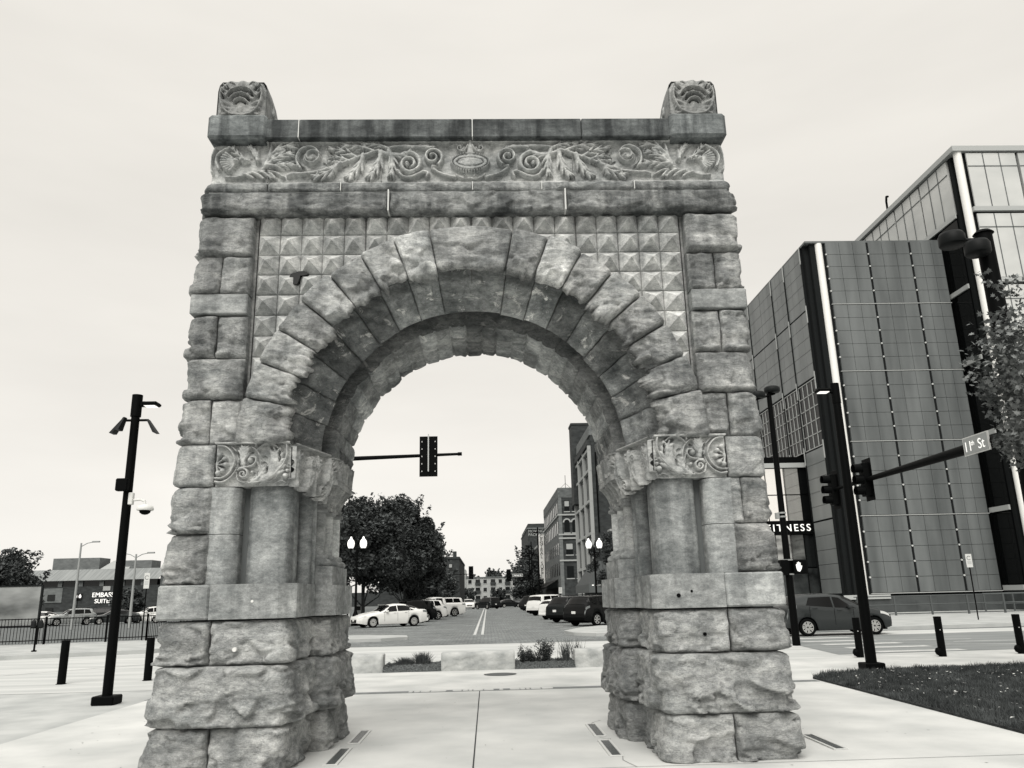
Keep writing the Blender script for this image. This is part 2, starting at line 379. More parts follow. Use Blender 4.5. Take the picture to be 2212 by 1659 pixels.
    def shaft(cx,cy,rx,ry,z0,z1,p,m_,name='shaft',tone=1.):
        b=MB(); V=[]
        nn=40; ring=[]
        for i in range(nn):
            t=2*PI*i/nn; c_,s_=math.cos(t),math.sin(t)
            ring.append((cx+rx*math.copysign(abs(c_)**p,c_),cy+ry*math.copysign(abs(s_)**p,s_)))
        G_=np.array([[(x,y,z) for x,y in ring+[ring[0]]] for z in np.linspace(z0,z1,4)])
        b.grid(G_,tone=tone); return b.build(name,m_,ARCH,tone=True)
    shaft(s*2.215,.47,.245,.25,C[4],C[6]+.01,.55,M_shaft,'broad_shaft')
    shaft(s*1.965,.84,.095,.095,C[4],C[6]+.01,1.,M_shaft,'thin_shaft',.95)
    shaft(s*1.955,1.045,.085,.085,C[4],C[6]+.01,1.,M_shaft,'thin_shaft',1.25)
    # inner cluster: plinth, torus base, granite shafts
    b=MB(); P=[(2.1,1.14),(1.80,1.14),(1.70,1.24),(1.70,2.22),(1.80,2.32),(2.1,2.32)]
    b.prism([(s*x,y) for x,y in P],'z',C[4]-.004,C[4]+.21,tone=.95); b.build('column_plinth',M_dress,ARCH,tone=True,fix=True)
    for q,cy in enumerate((1.30,1.70,2.12)):
        b=MB(); cx=s*(1.905-.012*q)
        b.lathe((cx,cy,C[4]+.205),[(.150,0),(.175,.03),(.175,.06),(.150,.085),(.125,.095),(.135,.115),(.125,.14),(.105,.15)],n=28,tone=.95)
        b.build('column_base',M_dress,ARCH,tone=True)
        b=MB(); b.tube((cx,cy,C[4]+.35),(cx,cy,2.66),.092,n=28,tone=[.8,1.1,1.45][q]); b.build('granite_column',M_gran,ARCH,tone=True)  # column tones stepped to stand in for shading between the shafts
        b=MB(); b.lathe((cx,cy,2.645),[(.10,0),(.125,.012),(.13,.03),(.125,.05),(.10,.06),(.12,.10)],n=28,tone=.8); b.build('column_neck',M_dress,ARCH,tone=True)
# ---- relief heightfields
class HF:
    def __init__(s,w,h,res):
        s.res=res; s.nx=int(w/res)+1; s.ny=int(h/res)+1; s.w=w; s.h=h
        s.X=np.linspace(0,w,s.nx); s.Y=np.linspace(0,h,s.ny); s.H=np.zeros((s.nx,s.ny))
    def seg(s,a,b,ra,rb,ha,hb,flat=.4):
        r=max(ra,rb)*1.15; x0,x1=sorted((a[0],b[0])); y0,y1=sorted((a[1],b[1]))
        i0=np.searchsorted(s.X,x0-r); i1=np.searchsorted(s.X,x1+r); j0=np.searchsorted(s.Y,y0-r); j1=np.searchsorted(s.Y,y1+r)
        if i1<=i0 or j1<=j0: return
        X,Y=np.meshgrid(s.X[i0:i1],s.Y[j0:j1],indexing='ij'); dx,dy=b[0]-a[0],b[1]-a[1]; l2=dx*dx+dy*dy+1e-12
        t=np.clip(((X-a[0])*dx+(Y-a[1])*dy)/l2,0,1); d=np.hypot(X-a[0]-t*dx,Y-a[1]-t*dy)
        rr=ra+(rb-ra)*t; hh=ha+(hb-ha)*t; q=np.clip(1-(d/np.maximum(rr,1e-6))**2,0,1)
        s.H[i0:i1,j0:j1]=np.maximum(s.H[i0:i1,j0:j1],hh*q**flat)
    def stroke(s,pts,r0,r1=None,h0=.04,h1=None,flat=.45,sub=6):
        r1=r0 if r1 is None else r1; h1=h0 if h1 is None else h1
        p=[np.array(q,float) for q in pts]; P=[p[0]]+p+[p[-1]]; o=[]
        for i in range(1,len(P)-2):
            for k in range(sub):
                t=k/sub; a,b,c,d=P[i-1:i+3]
                o.append(.5*((2*b)+(c-a)*t+(2*a-5*b+4*c-d)*t*t+(3*b-a-3*c+d)*t**3))
        o.append(p[-1]); m_=len(o)-1
        for i in range(m_):
            u,v=i/m_,(i+1)/m_; s.seg(o[i],o[i+1],r0+(r1-r0)*u,r0+(r1-r0)*v,h0+(h1-h0)*u,h0+(h1-h0)*v,flat)
    def spiral(s,c,r0,r1,a0,turns,w0,w1,h=.04,sgn=1,asp=1):
        n=int(abs(turns)*28)+6
        pts=[(c[0]+(r0+(r1-r0)*(i/n)**.85)*math.cos(a0+sgn*2*PI*turns*i/n),c[1]+asp*(r0+(r1-r0)*(i/n)**.85)*math.sin(a0+sgn*2*PI*turns*i/n)) for i in range(n+1)]
        s.stroke(pts,w0,w1,h,h,sub=1); s.dome(pts[-1],w1*1.8,h*1.1)
    def dome(s,c,r,h,ry=None): 
        ry=ry or r; i0=np.searchsorted(s.X,c[0]-r); i1=np.searchsorted(s.X,c[0]+r); j0=np.searchsorted(s.Y,c[1]-ry); j1=np.searchsorted(s.Y,c[1]+ry)
        if i1<=i0 or j1<=j0: return
        X,Y=np.meshgrid(s.X[i0:i1],s.Y[j0:j1],indexing='ij'); q=np.clip(1-((X-c[0])/r)**2-((Y-c[1])/ry)**2,0,1)
        s.H[i0:i1,j0:j1]=np.maximum(s.H[i0:i1,j0:j1],h*np.sqrt(q))
    def dent(s,c,r,d,ry=None,ang=0):
        ry=ry or r; m_=max(r,ry); i0=np.searchsorted(s.X,c[0]-m_); i1=np.searchsorted(s.X,c[0]+m_); j0=np.searchsorted(s.Y,c[1]-m_); j1=np.searchsorted(s.Y,c[1]+m_)
        if i1<=i0 or j1<=j0: return
        X,Y=np.meshgrid(s.X[i0:i1],s.Y[j0:j1],indexing='ij'); dx,dy=X-c[0],Y-c[1]; u=dx*math.cos(ang)+dy*math.sin(ang); v=-dx*math.sin(ang)+dy*math.cos(ang)
        q=np.clip(1-(u/r)**2-(v/ry)**2,0,1); s.H[i0:i1,j0:j1]=np.where(q>0,np.minimum(s.H[i0:i1,j0:j1],-d*np.minimum(1,q*4)),s.H[i0:i1,j0:j1])
    def ell(s,c,rx,ry,w,h,n=60,beads=0,br=0):
        P=[(c[0]+rx*math.cos(2*PI*i/n),c[1]+ry*math.sin(2*PI*i/n)) for i in range(n+1)]
        if beads:
            for i in range(beads):
                a=2*PI*i/beads; s.dome((c[0]+rx*math.cos(a),c[1]+ry*math.sin(a)),br,h)
        else: s.stroke(P,w,w,h,h,sub=1)
    def leaf(s,base,tip,bend=0.,w=.05,nf=4,h=.045,fan=.46,spread=.38):
        b=np.array(base,float); t=np.array(tip,float); d=t-b; ln=np.hypot(*d); u=d/ln; nrm=np.array([-u[1],u[0]])
        sp=lambda q: b+d*q+nrm*(bend*ln*4*q*(1-q))
        s.stroke([sp(q) for q in np.linspace(0,1,6)],w*.36,w*.07,h,h*.8,flat=.3,sub=3)
        s.stroke([sp(q) for q in np.linspace(0,.6,5)],w*.42,w*.2,h*.6,h*.5,flat=.3,sub=3)
        for i in range(nf):
            q=.28+.55*i/max(1,nf-1); o=sp(q); L_=spread*ln*(1.05-.55*q)
            tg=sp(min(1,q+.05))-sp(q-.05); tg/=np.hypot(*tg); nn=np.array([-tg[1],tg[0]])
            for sg in (-1,1):
                e_=o+tg*L_*.8+nn*sg*L_*fan; m_=o+tg*L_*.42+nn*sg*L_*fan*.72
                s.stroke([o-tg*L_*.25,m_,e_],w*.34,w*.04,h*.88,h*.62,flat=.3,sub=3)
    def mesh(s,mb,f,tone=1.,rough=.003,seed=1):
        X,Y=np.meshgrid(s.X,s.Y,indexing='ij')
        P=np.stack([X.ravel(),Y.ravel(),X.ravel()*0],-1)
        H=s.H.ravel()+rough*(vnoise(P,(.03,.03,1),seed)-.5)*2
        V=f(X.ravel(),Y.ravel(),H); mb.grid(V.reshape(s.nx,s.ny,3),tone=tone)
# ---- frieze
def draw_frieze(hf):
    k=.001
    XL=3.13; cx0=3329
    def T(mirror,jit=0):
        def t(U,V): 
            x=(U-cx0)*.000994; x=-x if mirror else x
            return (x+XL, (700-V)*.001108-.0)
        return t
    Z0=0
    for mir in (False,True):
        p=T(mir); sg=-1 if mir else 1
        S=lambda pts,r0,r1=None,h0=.05,h1=None: hf.stroke([p(*q) for q in pts],r0*k,None if r1 is None else r1*k,h0,h1)
        A=lambda a: PI-a if mir else a
        # stem
        S([(1130,610),(1180,590),(1300,585),(1500,560),(1700,490),(2000,380),(2200,312),(2450,262),(2700,268),(2860,275)],20,26,.045)
        # spirals
        hf.spiral(p(2870,395),.135,.03,A(-PI/2 if 1 else 0) if not mir else A(-PI/2),1.6,.026,.016,.055,sgn=sg)
        S([(2870,530),(2960,590),(3060,620),(3140,640)],26,16,.045)
        hf.spiral(p(2590,480),.150,.03,A(PI*.5),1.75,.032,.02,.06,sgn=-sg)
        S([(2450,560),(2500,620),(2590,640),(2690,605),(2760,575),(2815,590),(2800,630)],20,24,.05)
        # arching leaf above the spiral
        hf.leaf(p(2250,330),p(2640,300),-.16*(-sg if 0 else 1)*sg*1.0,w=.085,nf=4,h=.05,spread=.30)
        hf.leaf(p(2620,280),p(2930,285),.1*sg,w=.05,nf=3,h=.045,spread=.25)
        # hanging leaves
        for b_,t_,w_ in (((1760,460),(1410,640),.075),((1690,500),(1620,640),.07),((2030,370),(1830,655),.095),((2240,330),(2090,655),.10),((2340,320),(2360,640),.09),((1500,560),(1440,640),.05)):
            hf.leaf(p(*b_),p(*t_),.10*sg,w=w_,nf=3,h=.055,spread=.42)
        for b_,t_,w_ in (((1960,400),(1580,290),.07),((1860,440),(1600,390),.06),((2160,325),(1740,250),.07),((2330,290),(1990,235),.06),((1780,470),(1590,450),.05)):
            hf.leaf(p(*b_),p(*t_),-.08*sg,w=w_,nf=3,h=.05,spread=.36)
        # beaded spiral
        c=p(1390,385); hf.dome(c,.105,.035); hf.spiral(c,.185,.055,A(-2.2),1.15,.020,.014,.05,sgn=-sg); hf.spiral(p(1410,390),.10,.02,A(.5),.9,.018,.012,.06,sgn=sg)
        for i in range(26):
            a=A(-2.0-i*.165*1.0); r=.150-.0016*i; hf.dome((c[0]+r*math.cos(a),c[1]+r*math.sin(a)),.0115+.0002*i,.045)
        # left cluster
        for b_,t_,w_,bd in (((860,500),(1240,235),.085,.2),((880,490),(1200,330),.08,.1),((900,490),(1200,470),.07,.0),((760,430),(640,240),.08,-.1),((640,430),(440,240),.06,.1),((1240,500),(1180,480),.04,0)):
            hf.leaf(p(*b_),p(*t_),bd*sg,w=w_,nf=3,h=.052,spread=.42)
        S([(390,620),(500,625),(640,590),(800,555),(960,560),(1080,620)],18,14,.04)
        for b_,t_ in (((600,590),(730,640)),((700,570),(850,650)),((800,560),(940,650)),((880,560),(985,650)),((820,530),(1060,500))):
            hf.leaf(p(*b_),p(*t_),.08*sg,w=.055,nf=3,h=.045,spread=.32)
        # shell rosette
        rc=p(500,430)
        for i in range(9):
            a=2.35+i*.245 ; a2=A(a); hf.stroke([rc,(rc[0]+.09*math.cos(a2),rc[1]+.09*math.sin(a2)),(rc[0]+.175*math.cos(a2),rc[1]+.145*math.sin(a2))],.008,.022,.035,.05,sub=3)
        hf.dome(rc,.035,.06); hf.stroke([p(420,270),(p(300,340)),(p(265,430)),(p(300,520))],.022,.022,.05); hf.stroke([p(240,280),p(195,380),p(190,480),p(215,560)],.02,.02,.045)
        for i in range(4): hf.dome((rc[0]+sg*(.02+.03*i),rc[1]+.02*math.sin(i*2)),.02,.05)
        # voids behind the leaves
        for q in ((2020,308,.03,.3),(1850,338,.032,-.2),(2120,375,.045,.45),(1810,478,.038,.5),(1640,320,.05,-.5),(1640,385,.05,.2),(1690,425,.045,.3),(1560,450,.03,-.8),(670,385,.018,-1.),(880,560,.02,-.3),(2260,300,.03,.2),(2480,330,.03,.6),(2580,520,.03,.2),(2900,500,.035,-.1),(1000,470,.04,.1),(1130,300,.04,-.3)):
            x_,y_=p(q[0],q[1]); hf.dent((x_,y_),q[2]*1.15,.05,.013,ang=q[3]*sg)
        # top ornament scrolls
        hf.spiral(p(3205,285),.05,.012,A(0),1.1,.014,.009,.05,sgn=-sg); S([(3300,250),(3260,320),(3210,335)],14,12,.05); S([(3240,235),(3150,225),(3060,265)],10,5,.03)
        hf.spiral(p(3265,625),.022,.008,A(0),1.,.008,.005,.04,sgn=sg); S([(3150,600),(3200,640),(3260,655),(3329,650)],9,9,.04); S([(3090,610),(3140,650),(3160,600)],12,6,.035)
    c=T(False)(3329,458)
    hf.ell(c,.225,.118,0,.05,beads=42,br=.016); 
    XX,YY_=np.meshgrid(hf.X,hf.Y,indexing='ij'); e1=((XX-c[0])/.205)**2+((YY_-c[1])/.096)**2; e2=((XX-c[0])/.160)**2+((YY_-c[1])/.058)**2
    hf.H=np.where(e1<1,.042,hf.H); hf.H=np.where(np.abs(np.sqrt(e2)-1)<.07,.024,hf.H)
    hf.stroke([T(False)(3329,345),T(False)(3329,250),T(False)(3329,185)],.05,.02,.05,.05)
    # plain fillets
    hf.H[:,hf.Y>.545]=np.maximum(hf.H[:,hf.Y>.545],.035); hf.H[:,hf.Y<.030]=.015
hf=HF(6.26,.575,.0062); draw_frieze(hf)
mb=MB()
def frz(X,Y,H):
    x=X-3.13; e_=np.minimum(X,6.26-X); y=.185-H*1.8+.03*np.exp(-e_/.03)
    return np.stack([x-np.sign(x)*(.02*np.exp(-e_/.02)),y,6.45+Y],-1)
hf.mesh(mb,frz,tone=1.,seed=5)
mb.box(-3.11,3.11,.21,2.35,6.45,7.02)
for jx in (-2.42,-1.07,1.24): mb.box(jx-.004,jx+.004,.118,.14,6.46,7.0,tone=.4)
mb.build('carved_frieze',M_frz,ARCH,tone=True)
# side returns of the frieze get the same leaves
# ---- string courses above the panel
mb=MB()
for i,(a,b) in enumerate(((-3.14,-2.42),(-2.41,-1.55),(-1.54,.02),(.03,.85),(.86,1.97),(1.98,3.14))):
    rock_box(mb,a,b,.12,.9,6.325,6.445,free='-y'+('-x' if i==0 else '')+('+x' if i==5 else ''),amp=.045,seed=300+i,tone=RG.uniform(.9,1.15))
for i,(a,b) in enumerate(((-3.15,-.98),(-.965,1.12),(1.135,3.15))):
    rock_box(mb,a,b,.12,1.0,6.045,6.32,free='-y'+('-x' if i==0 else '')+('+x' if i==2 else ''),amp=.075,seed=330+i*3,tone=(.72,.82,.74)[i])
mb.build('string_course',M_strc,ARCH,tone=True)
mb=MB()
for x in (-.972,1.128): mb=MB(); mb.box(x-.008,x+.008,.045,.2,6.04,6.315); mb.build('mortar_joint',M_mortw,ARCH)
for x in (.025,-1.545,1.975,.855): mb=MB(); mb.box(x-.005,x+.005,.09,.2,6.33,6.44); mb.build('mortar_joint',M_mortw,ARCH)
mb=MB(); mb.box(-3.1,3.1,.125,.2,6.318,6.328); mb.build('mortar_joint',mat('grey_mortar',.28),ARCH)
mb=MB()
mb.box(-3.1,3.1,.95,2.35,6.02,6.45,tone=.9); mb.build('back_course',M_dress,ARCH,tone=True)
# ---- cornice slab
mb=MB()
prof=[(-.02,7.10),(.0,7.03),(.05,7.00),(.4,7.00),(.4,7.28)]
cuts=[-2.45,-2.06,.03,1.36,2.45]
for a,b in zip(cuts,cuts[1:]): mb.bbox(a+.003,b-.003,.03,2.3,7.0,7.255,b=.012,tone=RG.uniform(.85,1.05))
for s in (-1,1):
    mb.bbox(min(s*2.44,s*3.14),max(s*2.44,s*3.14),-.0,1.15,6.985,7.315,b=.035,tone=1.45)
    mb.bbox(min(s*2.44,s*3.10),max(s*2.44,s*3.10),1.16,2.4,7.0,7.26,b=.02,tone=1.2)
mb.build('cornice',M_corn,ARCH,tone=True)
for x in (-2.06,.03): mb=MB(); mb.box(x-.006,x+.006,.024,.1,7.005,7.25); mb.build('mortar_joint',M_mortw,ARCH)
# ---- corner finials
for s in (-1,1):
    mb=MB(); cx=s*2.79; w=.60; h=.545
    hf=HF(w,h,.006); c=w/2
    hf.stroke([(.06,.40),(.05,.28),(.09,.14),(.17,.05),(c,.02),(w-.17,.05),(w-.09,.14),(w-.05,.28),(w-.06,.40)],.02,.02,.045)
    XX,YY_=np.meshgrid(hf.X,hf.Y,indexing='ij'); ang_=np.arctan2(YY_-.13,XX-c); rr_=np.hypot(XX-c,(YY_-.13)*.82)
    bowl=(rr_<.235)|((np.abs(XX-c)<.23)&(YY_>.15)); hf.H=np.where(bowl,np.maximum(hf.H,.018+.012*np.cos(ang_*16)*ss(.10,.2,rr_)),hf.H)
    for (r_,yy,hh) in ((.085,.17,.055),(.135,.20,.05),(.185,.235,.05)):
        hf.stroke([(c+r_*math.cos(t),yy+r_*.95*math.sin(t)**1.0) for t in np.linspace(.35,PI-.35,14)],.012,.012,hh)
    for (r_,yy) in ((.063,.165),(.112,.19),(.162,.222)):
        for t in np.linspace(.45,PI-.45,22): hf.dent((c+r_*math.cos(t),yy+r_*.95*math.sin(t)),.013,.045)
    hf.dome((c,.125),.05,.03,.075)
    for sx in (-1,1):
        hf.dent((c+sx*.225,.315),.017,.05,.046); hf.dent((c+sx*.185,.42),.016,.05,.05,ang=sx*-.8); hf.dent((c+sx*.13,.475),.013,.04,.045,ang=sx*-1.2); hf.dent((c+sx*.21,.46),.01,.04,.035,ang=sx*-.8)
        for q in (.3,.36,.42): hf.stroke([(c+sx*.20,q),(c+sx*.25,q+.06)],.012,.006,.045)
    hf.H=hf.H*ss(0,.035,h-YY_)*ss(0,.02,XX)*ss(0,.02,w-XX)
    def fin(X,Y,H):
        u=(X/w-.5)*2; v=Y/h; k=1-.16*ss(.72,1.,v)*1.0; 
        x=cx+u*w/2*k; z=7.315+Y*1.0-.035*ss(.7,1,v)*np.abs(u)**3; e_=np.minimum(np.minimum(X,w-X),(h-Y)); y=.11-H*1.5+.05*np.exp(-e_/.02)
        return np.stack([x,y,z],-1)
    hf.mesh(mb,fin,seed=8,tone=.62)
    # body going back, its top falling away
    ring=[]
    for y in (.13,.4,.6,.8,.92,1.0):
        top=7.315+h*(1 if y<.45 else max(.12,1-((y-.45)/.6)**1.7)); r_=[]
        for (u,v) in ((-1,0),(-1,.72),(-.95,.88),(-.84,.965),(.84,.965),(.95,.88),(1,.72),(1,0)): r_.append((cx+u*w/2,y,7.315+(top-7.315)*v))
        ring.append(r_)
    mb.grid(np.array(ring),smooth=False,tone=.6); mb.addm(ring[-1],[tuple(range(8))])
    # carved leaf lobes on the sides
    for sx in (-1,1):
        for i in range(4):
            y=.42+.14*i; zz=7.40+.05*(3-i)
            mb.lathe((cx+sx*w*.5,y,zz-.04),[(.0,0),(.035,.02),(.045,.06),(.03,.12),(.0,.17)],n=8,sx=.6,tone=.8)
    mb.build('corner_finial',M_frz,ARCH,tone=True)
# ---- diamond panel
mb=MB(); px=.252; pz=.2512; x0=-2.52; z1=6.09
rows=10
for r_ in range(rows):
    zt=z1-pz*r_
    for cidx in range(20):
        a=x0+px*cidx; cx_=a+px/2; cz=zt-pz/2
        if math.hypot(cx_,cz-ZC)<2.30: continue
        b=a+px; zb=zt-pz; e_=.006; dp=.15
        V=[(a,.30,zb),(b,.30,zb),(b,.30,zt),(a,.30,zt),(a+e_,.28,zb+e_),(b-e_,.28,zb+e_),(b-e_,.28,zt-e_),(a+e_,.28,zt-e_),(cx_,.28-dp,cz)]
        t_=RG.uniform(.9,1.1)
        mb.addm(V,[(0,1,5,4),(1,2,6,5),(2,3,7,6),(3,0,4,7),(4,5,8),(5,6,8),(6,7,8),(7,4,8)],tone=t_)
for x in (-1.26,0,1.26): mb.box(x-.0035,x+.0035,.265,.30,5.2,6.1,tone=.3)
mb.box(-2.6,-2.53,.29,.4,3.3,6.1,tone=.6); mb.box(2.53,2.6,.29,.4,3.3,6.1,tone=.6)
mb.build('diamond_panel',M_dia,ARCH,tone=True)
mb=MB(); mb.prism([(-2.06+.055*math.cos(t)*(1+.2*math.sin(3*t)),5.26+.085*math.sin(t)*(1+.15*math.cos(2*t))) for t in np.linspace(0,2*PI,33)[:-1]],'y',.21,.3); mb.prism([(-1.985+.075*math.cos(t),5.325+.028*math.sin(t)) for t in np.linspace(0,2*PI,25)[:-1]],'y',.212,.3); mb.build('tar_blot',mat('tar',.008,rough=.6),ARCH,fix=True)
# ---- outer ring voussoirs
VR=empty('voussoir_ring',(0,0,0),None,None); VR.parent=ARCH
angs=[-.5,11.6]
st=(79.0-11.6)/8
angs=[0.3,12.4]+[12.4+(79.0-12.4)/7*i for i in range(1,8)]
angs=angs+[180-a for a in angs[::-1]]
def voussoir(a0,a1,seed,tone,amp,name='voussoir'):
    b=MB()
    ro=2.60+RG.uniform(-.03,.03); key=(a1-a0)>15
    # profile: (r, y, amp factor)
    prof=[(ro,.42,0),(ro,.3,0),(ro,.2,.2),(ro-.02,.17,.5)]
    for q in np.linspace(.04,1,27): prof.append((ro-.02-(ro-.02-2.13)*q,.165,1))
    prof+= [(2.10,.19,1),(2.10,.235,.9),(2.13,.26,.6),(2.25,.28,.1),(2.31,.33,0),(2.31,.40,0),(2.26,.455,0),(2.14,.465,0),(2.09,.47,.15)]
    for q in np.linspace(0,1,22):
        t_=q*PI/2; y=.485+.355*(q*.7+.3*math.sin(t_)); r=2.06-.26*(q*.7+.3*(1-math.cos(t_))); prof.append((r,y,.25*(1-q)+.12))
    prof+= [(1.80,.87,.03),(1.84,.90,0),(1.95,.92,0),(2.2,.92,0)]
    pr=np.array(prof); jl=RG.uniform(-.045,.035) if not key else -.02; pr[:,0]+=jl*((pr[:,1]<.27)&(pr[:,0]<2.3))*np.clip((2.3-pr[:,0])/.18,0,1)+RG.uniform(-.012,.018)*((pr[:,1]>.7)&(pr[:,0]<1.9))
    pr[:,1]-=.045*((pr[:,1]<.27)&(pr[:,0]<ro-.01)); na=max(6,int((a1-a0)*PI/180*2.35/.018))
    A_=np.radians(np.linspace(a0+.12,a1-.12,na)); 
    # profile normals (pointing out of the stone)
    d=np.gradient(pr[:,:2],axis=0); nr=np.stack([-d[:,1],d[:,0]],-1); nr/=np.linalg.norm(nr,axis=1)[:,None]+1e-9
    AA,II=np.meshgrid(A_,np.arange(len(pr)),indexing='ij'); r=pr[II,0];y=pr[II,1];am=pr[II,2]
    P=np.stack([(r*np.cos(AA)).ravel(),y.ravel(),(ZC+r*np.sin(AA)).ravel()],-1)
    qq=(r.ravel()-2.1)/.5; rg_=ss(.62,.1,qq); hgt=.5+(rock(P,seed)-.5)*(.40+1.0*rg_)
    dj=np.minimum(AA-A_[0],A_[-1]-AA).ravel()*2.3
    wob=.03*(vnoise(P,(.08,.08,.08),seed+5)-.5)
    mm=ss(-.015,.03,dj+wob)*ss(0,.10,ro-r.ravel()+.04+wob)
    disp=amp*am.ravel()*mm*(.55+1.1*(hgt-.35))-.010*np.exp(-(dj/.010)**2)*(am.ravel()>0.02)
    off=RG.uniform(-.02,.035) if not key else .02; sg=nr[II]; dr=sg[...,0].ravel()*disp; dy=sg[...,1].ravel()*disp
    # make sure normals face the viewer / the opening
    flip=np.where(sg[...,1].ravel()>0.3,-1,1)
    dr*=flip; dy*=flip
    rr=r.ravel()+dr; yy=y.ravel()+dy-off*np.clip(am.ravel()*1.3-.3,0,1)
    V=np.stack([rr*np.cos(AA.ravel()),yy,ZC+rr*np.sin(AA.ravel())],-1).reshape(na,len(pr),3)
    t2=tone*RG.uniform(.75,1.3); mb_=b.grid(V,tone=np.where(y.ravel()>.30,t2,tone*1.05))
    for e_ in (0,-1): b.addm(V[e_],[tuple(range(len(pr)))],tone=tone)
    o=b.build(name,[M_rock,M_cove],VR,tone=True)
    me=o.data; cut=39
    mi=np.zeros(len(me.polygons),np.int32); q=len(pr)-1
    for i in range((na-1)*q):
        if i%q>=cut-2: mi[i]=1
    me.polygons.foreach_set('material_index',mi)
    return o
tn=[1.0,1.0,1.15,1.2,.95,1.3,1.0,1.25,1.45,1.1,.95,1.4,.9,1.15,.9,1.05,1.0,1.0]
for i,(a,b) in enumerate(zip(angs,angs[1:])):
    voussoir(a,b,500+i*13,tn[::-1][i],.075 if 79<b<110 and b-a>15 else .11,'keystone' if b-a>15 else 'voussoir')
# ---- barrel (inner ring)
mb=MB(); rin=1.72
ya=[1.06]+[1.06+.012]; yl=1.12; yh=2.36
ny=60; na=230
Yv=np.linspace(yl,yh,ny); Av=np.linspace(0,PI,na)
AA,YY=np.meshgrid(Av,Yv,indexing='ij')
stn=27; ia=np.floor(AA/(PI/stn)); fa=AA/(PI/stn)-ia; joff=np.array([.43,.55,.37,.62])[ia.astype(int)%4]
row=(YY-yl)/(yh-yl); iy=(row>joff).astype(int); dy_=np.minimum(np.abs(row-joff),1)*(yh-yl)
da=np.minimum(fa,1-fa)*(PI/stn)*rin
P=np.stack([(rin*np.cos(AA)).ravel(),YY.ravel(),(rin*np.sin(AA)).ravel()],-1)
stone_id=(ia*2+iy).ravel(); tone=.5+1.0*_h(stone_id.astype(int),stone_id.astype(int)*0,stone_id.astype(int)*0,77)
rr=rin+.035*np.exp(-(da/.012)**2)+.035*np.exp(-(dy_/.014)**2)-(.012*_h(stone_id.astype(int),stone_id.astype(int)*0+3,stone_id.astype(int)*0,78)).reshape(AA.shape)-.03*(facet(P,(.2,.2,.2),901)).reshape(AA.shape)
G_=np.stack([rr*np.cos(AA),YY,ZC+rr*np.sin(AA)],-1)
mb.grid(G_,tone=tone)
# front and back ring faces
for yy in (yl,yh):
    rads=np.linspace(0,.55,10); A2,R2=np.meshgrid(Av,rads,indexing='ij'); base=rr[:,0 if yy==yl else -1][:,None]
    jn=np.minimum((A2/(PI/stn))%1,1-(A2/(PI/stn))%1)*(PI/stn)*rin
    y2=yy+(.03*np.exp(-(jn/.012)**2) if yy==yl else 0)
    Gf=np.stack([(base+R2)*np.cos(A2),np.broadcast_to(y2,A2.shape),ZC+(base+R2)*np.sin(A2)],-1); mb.grid(Gf,tone=.6)  # ring faces painted darker to deepen the shadowed gap before the barrel
mb.build('inner_barrel',M_barrel,ARCH,tone=True)
